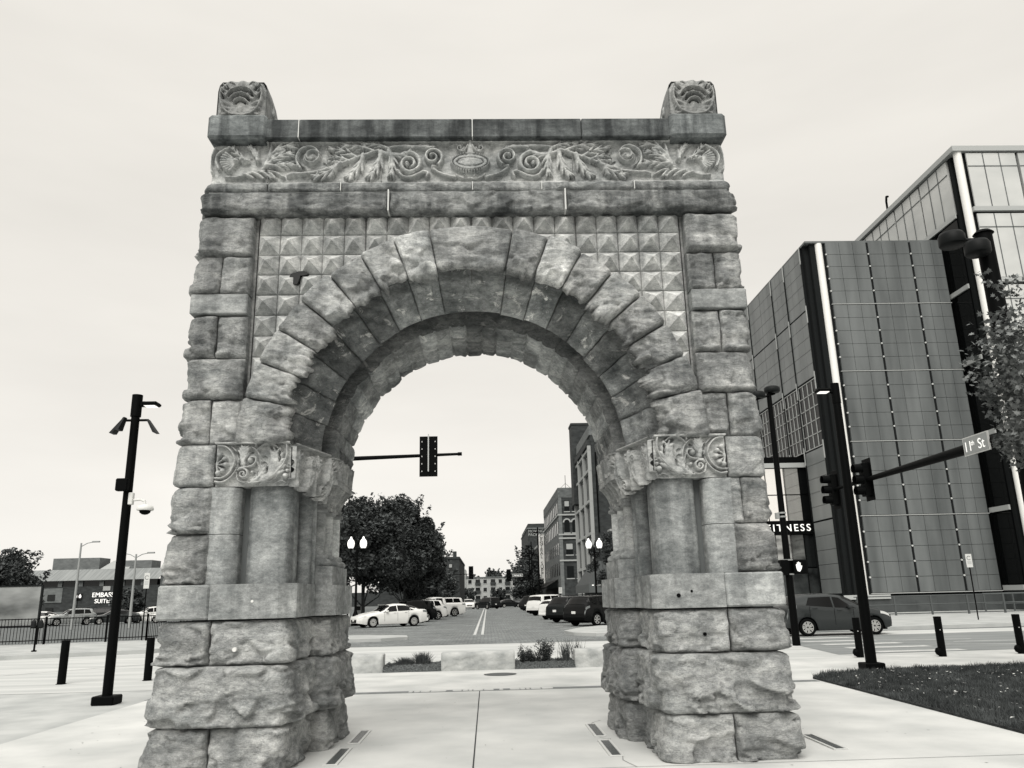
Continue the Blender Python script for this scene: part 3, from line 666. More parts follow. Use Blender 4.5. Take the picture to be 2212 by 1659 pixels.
# ---- carved capitals: front band + reveal
for s in (-1,1):
    hf=HF(.80,.47,.0052); k=.000476
    p=lambda U,V: ((U-250)*k,(1325-V)*.000448)
    S=lambda pts,r0,r1=None,h0=.045,h1=None: hf.stroke([p(*q) for q in pts],r0*k,None if r1 is None else r1*k,h0,h1)
    S([(310,360),(480,380),(620,520),(690,700),(650,900),(540,1060),(400,1130),(260,1130)],26,26,.05); S([(600,380),(700,480),(760,640),(770,860)],16,16,.04)
    S([(270,1210),(420,1230),(600,1130),(720,960),(740,900)],40,20,.045)
    for a in (1.25,.55,-.1,-.8,-1.35):
        c=p(270,790); q=(c[0]+.10*math.cos(a),c[1]+.10*math.sin(a)); hf.stroke([c,q],.008,.02,.03,.04); hf.dome(q,.033,.05)
    S([(740,900),(900,880),(1080,850),(1170,740),(1140,640),(1040,650)],26,34,.05); hf.dome(p(1040,710),.036,.055)
    hf.spiral(p(890,1040),.065,.012,PI*.8,1.5,.016,.012,.055,sgn=-1); S([(740,1000),(780,1180),(930,1240),(1110,1170),(1190,1060),(1230,900),(1200,760)],18,14,.045)
    S([(1240,1050),(1270,760),(1220,560),(1120,430),(1030,400),(960,560),(880,830)],16,10,.045)
    hf.dome(p(1090,1000),.022,.05)
    hf.leaf(p(880,800),p(900,350),.05,w=.09,nf=4,h=.045,fan=.8,spread=.45)
    hf.leaf(p(1360,1200),p(1560,420),-.22,w=.14,nf=5,h=.055,fan=.75,spread=.36)
    hf.leaf(p(1120,1230),p(1350,840),-.15,w=.09,nf=4,h=.05,fan=.7,spread=.4)
    S([(1190,470),(1300,350),(1430,320),(1560,340),(1650,420)],14,22,.045); S([(1150,310),(1150,420)],26,10,.04)
    S([(1020,1250),(1280,1230),(1560,1090),(1760,860),(1860,600),(1840,300)],22,22,.05); S([(1250,1290),(1500,1230),(1700,1050),(1830,850)],16,10,.04)
    hf.dome(p(1830,1100),.036,.055); hf.dome(p(1870,970),.022,.045); hf.dome(p(1880,880),.014,.04); hf.dome(p(1890,820),.008,.03)
    S([(1620,1270),(1740,1215),(1840,1260)],14,14,.03)
    for q in ((760,580,.045,.016,1.9),(770,850,.035,.007,1.5),(1340,640,.03,.018,-.6),(1350,790,.03,.018,-.6),(1690,560,.035,.012,1.5),(1700,700,.035,.012,1.5),(1490,400,.03,.016,-.8),(1420,930,.035,.01,1.5),(1205,1020,.035,.008,1.7),(390,640,.035,.014,.9),(400,750,.035,.010,.5),(370,850,.03,.008,-.3),(1060,520,.02,.014,.6)):
        hf.dent(p(q[0],q[1]),q[2],.03,q[3],ang=q[4])
    hf.H[:,hf.Y>.452]=np.maximum(hf.H[:,hf.Y>.452],.05)
    mb=MB()
    # front face runs from |x|=2.78 (outer) to 2.00
    mb_f=lambda X,Y,H: np.stack([s*(2.785-X),.165-H*1.5-.03*(Y/.47)+.0*X,2.835+Y],-1)
    hf.mesh(mb,mb_f,seed=3)
    # reveal face from (2.0,.10) to (1.80,.95), then bellied toward its lower edge
    h2=HF(.90,.56,.006)
    for i in range(4):
        h2.leaf((.10+.22*i,.02),(.20+.22*i,.46),(-1)**i*.18,w=.11,nf=5,h=.055,fan=.6,spread=.4)
    h2.stroke([(.02,.1),(.02,.5)],.022,.022,.05); h2.stroke([(.88,.0),(.80,.25),(.88,.5)],.03,.03,.05); h2.spiral((.7,.1),.07,.015,0,1.4,.016,.01,.055); h2.spiral((.42,.36),.06,.015,0,1.3,.014,.01,.05); h2.stroke([(0,.545),(.9,.545)],.02,.02,.05)
    for q in ((.1,.3),(.19,.15),(.33,.25),(.28,.4),(.52,.3),(.6,.42),(.55,.14),(.74,.36),(.8,.2),(.65,.25),(.14,.44)): h2.dent(q,.012,.035,.034,ang=.2)
    def rev(X,Y,H):
        t=X/.9; v=Y/.56; bx=2.02-.20*t; by=.12+.80*t
        off=H*1.5+.07*np.sin(v*PI*.85)*t + .02
        z0=2.83-.12*t; z=z0+(3.30-z0)*v
        return np.stack([s*(bx-off),by-.15*off,z],-1)
    h2.mesh(mb,rev,seed=4,tone=.8)
    mb.box(min(s*2.06,s*2.78),max(s*2.06,s*2.78),.17,1.0,2.84,3.285)
    mb.build('carved_capital',M_frz,ARCH,tone=True)
    # inner capital: two carved tiers above the granite columns
    mb=MB()
    def tier(z0,z1,d0,d1,nl,tone):
        # footprint path front -> inner side -> back, flaring from d0 (bottom) to d1 (top)
        path=[(2.12,1.16),(1.80,1.16),(1.72,1.22),(1.70,1.3),(1.70,2.1),(1.72,2.22),(1.8,2.3),(2.12,2.3)]
        L_=[0]
        for a,b in zip(path,path[1:]): L_.append(L_[-1]+math.dist(a,b))
        ns=int(L_[-1]/.008); u=np.linspace(0,L_[-1],ns); px_=np.interp(u,L_,[q[0] for q in path]); py_=np.interp(u,L_,[q[1] for q in path])
        dx=np.gradient(px_);dy=np.gradient(py_); l_=np.hypot(dx,dy)+1e-9; nx_,ny_=dy/l_*-1,dx/l_
        # outward is toward smaller x / smaller y
        nx_=-np.abs(nx_)*1.; ny_=np.where(u<L_[2],-1,np.where(u>L_[5],1,0))*np.abs(ny_)
        h3=HF(L_[-1],z1-z0,.008)
        for i in range(nl):
            c=(i+.5)*L_[-1]/nl; hh=z1-z0; h3.leaf((c,0),(c+.02,hh*.95),(-1)**i*.12,w=.05+.1*hh,nf=4,h=.028,fan=.7,spread=.5); h3.dent((c+.05,hh*.55),.01,.03,hh*.2); h3.dent((c-.05,hh*.7),.008,.03,hh*.15)
        Hh=h3.H; nu=h3.nx; uu=np.linspace(0,L_[-1],nu)
        X0=np.interp(uu,u,px_);Y0=np.interp(uu,u,py_);NX=np.interp(uu,u,nx_);NY=np.interp(uu,u,ny_)
        v=np.linspace(0,1,h3.ny); D=(d0+(d1-d0)*v**1.6)[None,:]+Hh*1.5
        mb.grid(np.stack([s*(X0[:,None]+NX[:,None]*D),Y0[:,None]+NY[:,None]*D,np.broadcast_to(z0+(z1-z0)*v[None,:],D.shape)],-1),tone=tone)
    tier(2.74,2.98,-.12,.02,9,.75); tier(3.04,3.29,.02,.055,9,.8)
    P=lambda d:[(s*x,y) for x,y in ((2.12,1.16-d),(1.75-d,1.16-d),(1.70-d,1.25-d),(1.70-d,2.2+d),(1.75-d,2.3+d),(2.12,2.3+d))]
    mb.prism(P(.035),'z',2.975,3.045,tone=.8); mb.prism(P(.045),'z',3.285,3.30,tone=.8); mb.prism(P(-.10),'z',2.70,2.76,tone=.7)
    mb.build('inner_capital',M_frz,ARCH,tone=True)
# ---- small marks on the stone (white filler spots, drill holes)
M_fill=mat('white_filler',.6)
for (x,z,r) in ((-2.28,1.635,.014),(-2.42,1.17,.022),(2.76,.3,.012)): mb=MB(); mb.tube((x,.024 if z>1.45 else -.01,z),(x,.2,z),r,n=9,smooth=False); mb.build('filler_plug',M_fill,ARCH)
for (x,z,r) in ((2.12,1.59,.022),(2.26,1.63,.014),(2.36,1.2,.018)): mb=MB(); mb.tube((x,.022 if z>1.45 else .01,z),(x,.2,z),r,n=9,smooth=False); mb.build('drill_hole',M_blk,ARCH)
# ================================================================== GROUND
M_asph=mat('asphalt',.11,rough=.9,noise=(.085,.14,(1.5,1.5,1),7),bump=((90,90,90),.3,.01))
M_conc=mat('concrete_paving',.5,rough=.9,noise=(.40,.56,(.9,.9,1),10),bump=((40,40,40),.15,.004))
M_conc2=mat('worn_concrete',.33,rough=.9,noise=(.30,.44,(1.3,1.3,1),9),bump=((60,60,60),.25,.005))
M_road=mat('concrete_road',.38,rough=.9,noise=(.36,.50,(.2,1.6,1),8),bump=((60,60,60),.25,.005))
M_roadd=mat('grey_road',.18,rough=.9,noise=(.16,.24,(.3,1.2,1),7),bump=((60,60,60),.25,.005))
M_kerb=mat('kerb_concrete',.38,rough=.9,noise=(.31,.42,(1,1,1),6))
M_mark=mat('road_paint',.46,rough=.8,noise=(.38,.52,(3,3,3),6))
def brickmat():
    m_=bpy.data.materials.new('brick_paving'); m_.use_nodes=True; t=m_.node_tree; b=t.nodes['Principled BSDF']; N=t.nodes.new; L=t.links.new
    b.inputs['Roughness'].default_value=.9; b.inputs['Specular IOR Level'].default_value=.15
    tc=N('ShaderNodeTexCoord'); mp=N('ShaderNodeMapping'); mp.inputs['Rotation'].default_value=(0,0,R(45)); L(tc.outputs['Object'],mp.inputs[0])
    br=N('ShaderNodeTexBrick'); br.inputs['Scale'].default_value=1; br.inputs['Brick Width'].default_value=.22; br.inputs['Row Height'].default_value=.11; br.inputs['Mortar Size'].default_value=.008
    br.inputs['Color1'].default_value=g(.15); br.inputs['Color2'].default_value=g(.23); br.inputs['Mortar'].default_value=g(.05); L(mp.outputs[0],br.inputs[0])
    n_=N('ShaderNodeTexNoise'); n_.inputs['Scale'].default_value=.35; n_.inputs['Detail'].default_value=8; n_.inputs['Roughness'].default_value=.75; L(tc.outputs['Object'],n_.inputs[0])
    r_=N('ShaderNodeValToRGB'); r_.color_ramp.elements[0].position=.3; r_.color_ramp.elements[1].position=.7; r_.color_ramp.elements[0].color=(.68,.68,.68,1); r_.color_ramp.elements[1].color=(1.3,1.3,1.3,1); L(n_.outputs[0],r_.inputs[0])
    x=N('ShaderNodeMix'); x.data_type='RGBA'; x.blend_type='MULTIPLY'; x.inputs[0].default_value=1; L(br.outputs['Color'],x.inputs[6]); L(r_.outputs[0],x.inputs[7]); L(x.outputs[2],b.inputs['Base Color'])
    bb=N('ShaderNodeBump'); bb.inputs['Strength'].default_value=.6; bb.inputs['Distance'].default_value=.01; L(br.outputs['Fac'],bb.inputs['Height']); bb.invert=True; L(bb.outputs[0],b.inputs['Normal'])
    return m_
M_brick=brickmat()
def sheet(name,poly,z,m_,kind='structure'):
    b=MB(); b.addm([(x,y,z) for x,y in poly],[tuple(range(len(poly)))]); o=b.build(name,m_); o['kind']=kind; return o
def slab(name,poly,z0,z1,m_):
    b=MB(); b.prism(poly,'z',z0,z1); o=b.build(name,m_,fix=True); o['kind']='structure'; return o
rect=lambda a,b,c,d: [(a,c),(b,c),(b,d),(a,d)]
sheet('ground',rect(-1500,1500,-400,2500),-.012,M_asph)
sheet('cross_street',rect(-300,300,12.4,24.5),-.008,M_road)
sheet('plaza',rect(-5.95,60,-40,12.4),0,M_conc)
sheet('side_pavement',rect(-60,-5.95,-40,8.6),0,M_conc2)
sheet('street_apron',rect(-60,-5.95,8.6,12.4),0,M_road)
sheet('brick_street',rect(-9.2,10.6,22.6,152),0,M_brick)
sheet('crossing_asphalt',[(9.2,13.0),(17,13.4),(40,14.5),(40,22.5),(12.5,21.6),(10.2,21.4)],-.004,M_roadd)
slab('left_pavement',[(-90,-2),(-16.3,20.3),(-12,22.2),(-10.2,26),(-9.4,44),(-9.3,150),(-15,150),(-15,44),(-16,31),(-22,29),(-90,18)],-.02,.13,M_kerb)
slab('left_kerb_corner',[(-10.2,26),(-4.3,26.2),(-3.3,27.2),(-3.5,28.8),(-5.4,30.2),(-9.9,30.6)],-.02,.13,M_kerb)
slab('right_kerb_corner',[(4.6,25.9),(3.8,27.2),(3.6,29.4),(4.6,32.5),(5.9,34.8),(10.6,36),(11.5,31),(12,27)],-.02,.13,M_kerb)
slab('right_pavement',[(11.5,31),(10.6,36),(10.6,150),(26,150),(26,60),(60,60),(60,26.2),(22,25.5),(16.5,24.8),(14.5,25.6),(12,27)],-.02,.13,M_kerb)
sheet('paving_joint',rect(-.045,-.030,-8,6.82),.004,mat('joint_gap',.03))
sheet('paving_joint',rect(-.03,6.2,-.16,-.15),.004,M_asph)
sheet('paving_joint',rect(-5.95,-.045,-.16,-.15),.004,M_asph)
sheet('paving_joint',rect(-5.95,6.2,10.2,10.21),.004,M_asph)
sheet('paving_joint',rect(-60,-5.95,8.57,8.6),.004,mat('kerb_line',.14))
def line(name,x0,y0,x1,y1,w,z=.004,m_=M_mark):
    d=Vector((x1-x0,y1-y0,0)).normalized(); n=Vector((-d.y,d.x,0))*w/2
    return sheet(name,[(x0-n.x,y0-n.y),(x1-n.x,y1-n.y),(x1+n.x,y1+n.y),(x0+n.x,y0+n.y)],z,m_)
line('centre_line',-.50,30.5,-.50,150,.13); line('centre_line',-.14,30.5,-.14,150,.13)
for i,y in enumerate((13.6,15.3,17.0,18.7,20.5)): line('crosswalk_bar',10.45+.0*i,y,12.85,y+.0,.55,z=.0)
for x0,y0,x1,y1 in ((13.6,15.8,18.5,13.9),(14.5,16.9,18.6,16.6),(13.2,18.2,15.7,18.0)): line('lane_marking',x0,y0,x1,y1,.14,z=.0)
line('lane_marking',-13,12.9,-7.4,19.2,.16,z=-.004)
for k in range(16):
    y=31.5+3.3*k; line('parking_line',3.9,y,9.2,y+3.4,.11)
    if k<3: line('parking_line',3.9,y+.9,6.5,y+2.4,.10)
for k in range(14):
    y=33.8+4.6*k; line('parking_line',-4.1,y,-9.2,y+2.6,.11)
# utility covers
mb=MB(); mb.lathe((.38,10.0,.0),[(.34,0),(.36,.006),(.30,.008)],n=28); tag(mb.build('manhole_cover',mat('cast_iron',.06,rough=.6)),'round dark iron manhole cover in the plaza before the low stone blocks','manhole cover')
mb=MB(); mb.box(-.9,.9,13.2,13.24,0,.006); mb.box(-.9,.9,14.3,14.34,0,.006); mb.box(-.9,-.86,13.2,14.34,0,.006); mb.box(.86,.9,13.2,14.34,0,.006)
tag(mb.build('utility_vault_lid',mat('lid_frame',.10)),'flat rectangular utility lid set in the pale street beyond the stone blocks','utility lid')
# inlaid band with cut letters (illegible from this side)
band=empty('inlaid_band',(0,0,0),'thin grey stone strip inlaid across the plaza behind the arch with worn pale letters','paving inlay')
mb=MB(); mb.box(-6,6.2,6.83,7.12,-.01,.004); mb.build('strip',mat('grey_granite_strip',.16,noise=(.13,.19,(6,6,6),5)),band)
for a,b_ in ((78,135),(155,235),(245,375),(385,600),(690,815),(830,905),(912,965),(975,1115),(1125,1260),(1340,1395),(1485,1625),(1632,1700),(1715,1765),(1780,1920),(1932,2090)):
    xa=-1.33+(a-78)*.001307; xb=-1.33+(b_-78)*.001307; m2=MB(); w=xb-xa
    pts=[(xa+.02,6.87),(xb-.02,6.87),(xb,6.92),(xb,7.03),(xb-.02,7.08),(xa+.02,7.08),(xa,7.03),(xa,6.92)]
    m2.prism(pts,'z',.004,.008); m2.build('inlay_letter',M_mark,band,fix=True)
# in-ground light fixtures
fix=None
def fixture(x,y,label,grp):
    global fix
    if fix is None:
        fix=empty('ground_light',(0,0,0),'','ground light')
        b=MB(); b.box(-.075,-.048,-.47,.47,0,.012); b.box(.048,.075,-.47,.47,0,.012); b.box(-.048,.048,-.47,-.455,0,.01); b.box(-.048,.048,.455,.47,0,.01); b.build('frame',M_white,fix)
        b=MB(); b.box(-.048,.048,-.455,.455,0,.006); b.build('glass_lens',mat('lens',.07,rough=.25),fix)
        o=fix
    else: o=copy_tree(fix)
    o.location=(x,y,.002); o['label']=label; o['group']=grp; o['category']='ground light'; return o
gr='strip lights set into the paving'
fixture(-1.46,2.1,'slim recessed strip light by the left pier, the one deeper under the arch',gr)
fixture(-1.50,.86,'slim recessed strip light by the left pier, the one nearer the front',gr)
fixture(1.44,2.1,'slim recessed strip light by the right pier, the one deeper under the arch',gr)
fixture(1.44,.88,'slim recessed strip light by the right pier, the one nearer the front',gr)
fixture(3.78,.85,'slim recessed strip light just outside the right pier of the arch',gr)
# pieces of dressed limestone + planting beds
M_lime=mat('pale_limestone',.4,rough=.9,noise=(.28,.48,(3.5,3.5,5),8),bump=((22,22,22),.6,.02))
def lime(x0,x1,label):
    b=MB(); rb_=[]
    xs=np.linspace(x0,x1,int((x1-x0)/.03)+2); zs=np.linspace(0,.40,14)
    X,Z=np.meshgrid(xs,zs,indexing='ij'); P=np.stack([X.ravel(),X.ravel()*0,Z.ravel()],-1)
    e_=np.minimum(np.minimum(X-x0,x1-X),.40-Z).ravel()
    y=11.22-.035*rock(P,int(abs(x0)*50)+3)*ss(0,.05,e_)*ss(.40,.27,Z.ravel())+.02*np.exp(-e_/.015)
    b.grid(np.stack([X.ravel(),y,Z.ravel()-.0],-1).reshape(len(xs),len(zs),3))
    b.bbox(x0,x1,11.235,11.72,-.01,.405,b=.018)
    o=b.build('limestone_block',M_lime); tag(o,label,'stone block','low limestone blocks along the planting bed'); return o
lime(-4.2,-2.34,'low pale limestone block partly hidden behind the left pier')
lime(-.98,.75,'long low limestone block in the middle between the two planting beds')
lime(2.17,4.0,'low smooth limestone block partly hidden behind the right pier')
M_mulch=mat('mulch',.06,rough=1,noise=(.02,.13,(30,30,30),4),bump=((30,30,30),1,.04))
for x0,x1 in ((-2.34,-.98),(.75,2.17)):
    nx,ny=60,40; X,Y=np.meshgrid(np.linspace(x0,x1,nx),np.linspace(11.2,12.3,ny),indexing='ij')
    P=np.stack([X.ravel(),Y.ravel(),X.ravel()*0],-1); e_=np.minimum(Y-11.2,.2).ravel()
    z=.005+.5*e_+.06*vnoise(P,(.05,.05,1),9)*np.minimum(1,e_/.05)
    b=MB(); b.grid(np.stack([X.ravel(),Y.ravel(),z],-1).reshape(nx,ny,3)); o=b.build('mulch_bed',M_mulch); o['kind']='stuff'; o['label']='dark bark mulch in a planting bed between limestone blocks'
# ================================================================== RIGHT PANEL BUILDING
M_pan=mat('zinc_panel',.10,rough=.5,metal=0,noise=(.07,.14,(.9,.9,.12),8)); M_pan2=mat('zinc_panel_light',.17,rough=.45,noise=(.13,.19,(.6,.6,.2),6))
M_gap=mat('panel_gap',.012,spec=.05); M_trim=mat('bright_trim',.35,rough=.4); M_polew=mat('white_corner_column',.7,rough=.4)
M_lit=mat('translucent_panel',.5,rough=.25,noise=(.38,.55,(.2,.2,.35),3)); M_dkg=mat('tinted_glass',.004,rough=.08,spec=.12)
M_refl=mat('reflective_glass',.9,rough=.02,metal=.9); M_plinth=mat('dark_stone_plinth',.06,rough=.6,noise=(.04,.07,(1,1,1),4))
PB=empty('panel_clad_building',(24,45,0),'modern building clad in dark square metal panels with white corner columns, right of the arch','building')
FL=[1.32,6.4,11.5,16.55,21.6,26.5]
def part(mb_,name,m_,par,off=(0,0,0),**k):
    o=mb_.build(name,m_,par,**k); o.location=-par.location if not isinstance(off,Vector) else off; return o
b=MB(); b.box(24.35,34.3,45.15,100,.0,26.45); b.box(24.05,24.4,50.6,100,11.4,26.45); b.box(24.05,24.4,46.4,50.0,1.2,11.45); part(b,'wall',M_gap,PB)
b=MB(); b.box(24.3,34.3,45.0,45.15,-.1,1.15); b.box(24.2,24.35,46,50,-.1,1.15)
for x in np.arange(25.4,34,1.45): b.box(x,x+.03,44.99,45.0,0,1.1)
part(b,'plinth',M_plinth,PB)
# front face panels: 3 bays x 5 storeys, each a 3 x 5 field of sheets
bays=[(25.45,28.5),(28.65,31.7),(31.85,34.15)]
for a,c_ in bays:
    for z0,z1 in zip(FL,FL[1:]):
        b=MB(); nz_=5; nxp=3 if c_-a>2.5 else 3
        for i in range(nxp):
            for j in range(nz_):
                w=(c_-a)/nxp; h=(z1-z0-.1)/nz_; b.box(a+w*i+.012,a+w*(i+1)-.012,44.93,45.1,z0+.07+h*j+.012,z0+.07+h*(j+1)-.012)
        part(b,'cladding_panel',M_pan,PB)
        b=MB(); b.box(a-.07,c_+.07,44.9,45.05,z0+.0,z0+.05); part(b,'floor_trim',M_trim,PB)
for x in (28.575,31.775):
    b=MB(); b.box(x-.07,x+.07,44.96,45.1,1.3,26.45); part(b,'mullion',M_gap,PB)
M_node=mat('bolt_plate',.45)
for x in (25.42,28.575,31.775):
    b=MB()
    for z0,z1 in zip(FL,FL[1:]):
        for j in range(1,5): z=z0+.07+(z1-z0-.1)/5*j; b.tube((x,44.88,z),(x,44.96,z),.062,n=8,smooth=False)
    o=part(b,'bolt_plates',M_node,PB); o['kind']='stuff'
# west face (towards the street): bays along y
ys=[46.0]+[46.55+2.93*i for i in range(1,19)]
for i,(a,c_) in enumerate(zip(ys,ys[1:])):
    b=MB(); 
    for z0,z1 in zip(FL,FL[1:]):
        if z1<17 and i>0: continue
        if z1<17 and z0>11: continue
        hi=z0>16; pm=0
        nz_=5
        for q in range(1 if z1<17 else 3):
            for j in range(nz_):
                w=(c_-a-.06)/(1 if z1<17 else 3); h=(z1-z0-.1)/nz_; b.box(23.95,24.1,a+.03+w*q+.015,a+.03+w*(q+1)-.015,z0+.07+h*j+.015,z0+.07+h*(j+1)-.015)
        if z1<17: part(b,'cladding_panel',M_pan2,PB); b=MB()
    part(b,'cladding_panel',M_pan2,PB)
    if i<10:
        b=MB(); b.box(24.0,24.1,a+.05,c_-.05,11.6,16.45); f=part(b,'window',M_dkg,PB)
        b=MB()
        for q in range(5): y=a+.05+(c_-a-.1)*q/4; b.box(23.95,24.0,y-.03,y+.03,11.6,16.45)
        for q in range(6): z=11.6+4.85*q/5; b.box(23.95,24.0,a+.05,c_-.05,z-.03,z+.03)
        o=b.build('glazing_bars',M_trim,f)
    if i%2==0 or i<3:
        b=MB(); b.box(23.9,24.05,a-.07,a+.07,11.4 if i else 1.2,26.5); o=part(b,'mullion',M_gap,PB)
        for q0,q1 in ((25.2,26.5),(20.6,21.9),(15.6,16.9),(10.6 if i<2 else 11.4,11.9)):
            b=MB(); b.box(23.86,23.9,a-.06,a+.06,q0,q1); part(b,'mullion_plate',M_trim,PB)
def pole(x,y,z0,z1,r,par):
    b=MB(); b.tube((x,y,z0),(x,y,z1),r,n=24); part(b,'corner_column',M_polew,par)
pole(25.02,45.2,1.1,26.45,.27,PB)
b=MB(); b.box(25.2,25.40,45.08,45.6,1.0,26.5); b.box(24.05,24.5,45.5,46.0,1.0,26.5); part(b,'corner_recess',M_gap,PB)
b=MB(); b.box(23.95,34.3,44.95,60,26.45,26.6); part(b,'roof_edge',M_pan,PB)
b=MB(); b.box(23.5,26.6,44.86,44.95,1.0,1.28); b.box(26.7,30,44.8,44.86,.0,.0001); part(b,'plinth_sign',M_trim,PB)
# rear, taller wing (front stands forward of the panel face)
TB=empty('tall_glazed_building',(34.3,41.8,0),'taller building of pale translucent glass bays rising behind and right of the panel building','building')
b=MB(); b.box(34.7,62,42.1,110,0,32.2); b.box(34.5,34.75,46,110,0,32.2); part(b,'wall',M_gap,TB)
F2=[1.3,6.4,11.5,16.7,21.9,27.3,32.1]
for zi,(z0,z1) in enumerate(zip(F2,F2[1:])):
    for i in range(6):
        a=35.1+3.85*i; b=MB(); b.box(a+.12,a+3.75,41.85,42.1,z0+.45,z1-.12); f=part(b,'window',M_lit if zi>0 else M_dkg,TB)
        b=MB()
        for q in (1,2): x=a+.12+3.63*q/3; b.box(x-.03,x+.03,41.82,41.85,z0+.45,z1-.12)
        b.box(a+.12,a+3.75,41.82,41.85,z1-1.2,z1-1.14); b.build('glazing_bars',M_pan,f)
    b=MB(); b.box(35.0,58,41.72,41.98,z0+.05,z0+.38); part(b,'floor_band',M_trim,TB)
    b=MB(); b.box(34.28,34.4,42.9,45.0 if z1<27 else 100,z0+.05,z0+.38); part(b,'floor_band',M_trim,TB)
    if zi<5:
        b=MB(); b.box(34.42,34.5,43.0,44.95,z0+.45,z1-.05); part(b,'window',M_dkg,TB)
    else:
        for i in range(12):
            a=43.0+3.9*i; b=MB(); b.box(34.42,34.6,a+.1,a+3.8,z0+.45,z1-.12); f=part(b,'window',M_lit,TB)
            b=MB(); 
            for q in (1,2): y=a+.1+3.7*q/3; b.box(34.38,34.42,y-.03,y+.03,z0+.45,z1-.12)
            b.box(34.38,34.42,a+.1,a+3.8,z1-1.2,z1-1.14); b.build('glazing_bars',M_pan,f)
pole(34.75,42.1,1.1,32.15,.28,TB)
b=MB(); b.box(34.2,62,41.7,100,32.1,32.5); part(b,'roof_edge',M_trim,TB)
b=MB(); b.box(34.5,34.9,42.6,42.95,1,32); b.box(35.2,35.4,41.95,42.2,1,32); part(b,'corner_recess',M_gap,TB)
b=MB(); b.box(33.9,62,41.9,42.2,-.1,1.25); b.box(34.3,34.6,42,45,-.1,1.25); part(b,'plinth',M_plinth,TB)
b=MB(); b.path([(34.6,52,32.5),(34.6,52,33.5),(34.5,51.7,33.8),(34.4,51.3,33.6)],.09); part(b,'vent_pipe',M_blk,TB)
# entrance wing with the gym sign
EN=empty('gym_entrance_wing',(21,50,0),'low black framed glass entrance wing with white gym lettering, beside the dark panels','building')
b=MB(); b.box(14.2,24.7,50.3,58,0,11.2); part(b,'wall',M_gap,EN)
b=MB(); b.box(14.0,24.75,49.9,50.3,10.95,11.35); b.box(24.55,24.9,49.9,50.3,.0,11.0); b.box(14,24.75,49.95,50.3,6.45,6.6); part(b,'frame',M_blk,EN)
b=MB(); b.box(14.2,24.5,49.9,49.98,10.55,10.9); part(b,'top_trim',M_trim,EN)
for j,(z0,z1) in enumerate(((6.65,8.5),(8.58,10.5))):
    for i,(x0,x1) in enumerate(((14.3,17.6),(17.68,20.9),(20.98,23.45),(23.55,24.5))):
        b=MB(); b.box(x0,x1,50.1,50.2,z0,z1); part(b,'window',M_refl if i<3 else M_dkg,EN)
b=MB(); b.box(14.2,24.6,49.85,50.25,5.65,6.45); part(b,'sign_fascia',M_blk,EN)
for i,(x0,x1) in enumerate(((14.3,17.6),(17.68,21.2),(21.28,23.3),(23.4,24.5))):
    b=MB(); b.box(x0,x1,50.1,50.2,3.3,5.6); part(b,'window',mat('entrance_glass_%s'%('abcd'[i]),.12 if i<3 else .01,rough=.05,metal=.85 if i<3 else 0,noise=(.02,.55,(.7,.7,1.3),4) if i<3 else None),EN)  # street reflections painted as mottled tones, except on the narrow end pane
    b=MB(); b.box(x0,x1,50.1,50.2,.2,3.2); part(b,'door' if i==2 else 'window',mat('lower_glass_%s'%('abcd'[i]),.03,rough=.08,metal=.4,noise=(.01,.08,(1,1,1),4)),EN)
def text(body,size,loc,rot,m_,parent,name,ext=.02,spacing=1.,align='CENTER'):
    cu=bpy.data.curves.new('t','FONT'); cu.body=body; cu.size=size; cu.extrude=ext; cu.space_character=spacing; cu.align_x=align; cu.align_y='CENTER'; cu.space_line=.9
    t=bpy.data.objects.new('t',cu); COL.objects.link(t); bpy.context.view_layer.update()
    me=bpy.data.meshes.new_from_object(t.evaluated_get(bpy.context.evaluated_depsgraph_get())); bpy.data.objects.remove(t)
    o=bpy.data.objects.new(name,me); me.name=name; me.materials.clear(); me.materials.append(m_); COL.objects.link(o); o.parent=parent
    o.location=Vector(loc)-(parent.location if parent else Vector()); o.rotation_euler=rot; return o
M_letter=mat('white_letters',.8,emit=.5)
text('FITNESS',.72,(22.2,49.82,6.08),(R(90),0,0),M_letter,EN,'sign_lettering',.03,1.35)
# ramp railing
RA=empty('ramp_railing',(26,38.6,0),'long grey metal pipe railing in front of the dark stone plinth','railing')
M_rail=mat('rail_metal',.07,rough=.5)
for i in range(9):
    x=21.5+2.15*i; b=MB(); b.box(x-.04,x+.04,38.55,38.65,.13,1.2); part(b,'post',M_rail,RA)
for z in (.22,.72,1.2):
    b=MB(); b.tube((21.3,38.6,z),(39,38.6,z),.03); part(b,'rail',M_rail,RA)
RA2=empty('inner_railing',(36,42,0),'second short metal railing close against the plinth at far right','railing')
for i in range(5): b=MB(); x=30.4+1.8*i; b.box(x-.03,x+.03,40.9,41,.13,1.25); part(b,'post',M_rail,RA2)
for z in (.6,1.22): b=MB(); b.tube((30.4,40.95,z),(38,40.95,z),.025); part(b,'rail',M_rail,RA2)
# ================================================================== STREET FURNITURE
def bollard(x,y,h,label,knob):
    b=MB(); b.tube((x,y,0),(x,y,h),.088,n=24); 
    o=b.build('bollard',M_blk); tag(o,label,'bollard','black bollards around the plaza')
    if knob: b=MB(); b.lathe((x-.10,y-.02,.02),[(.0,0),(.06,.03),(.085,.10),(.06,.17),(0,.2)],n=14); b.build('base_lock',M_blk,o); b=MB(); b.tube((x-.02,y-.1,.62),(x-.02,y-.08,.62),.012,n=8); b.build('reflector_stud',M_white,o)
    else: b=MB(); b.tube((x,y,0),(x,y,.01),.11,n=20); b.build('base_ring',M_blk,o)
bollard(9.27,11.89,.94,'black bollard directly left of the tall lamp pole on the right',True)
bollard(11.12,11.5,.93,'black bollard standing alone between the lamp pole and the picture edge',True)
bollard(13.2,11.68,.93,'black bollard cut by the right edge of the picture',True)
bollard(-9.35,10.57,.93,'black bollard standing alone left of the left lamp pole',False)
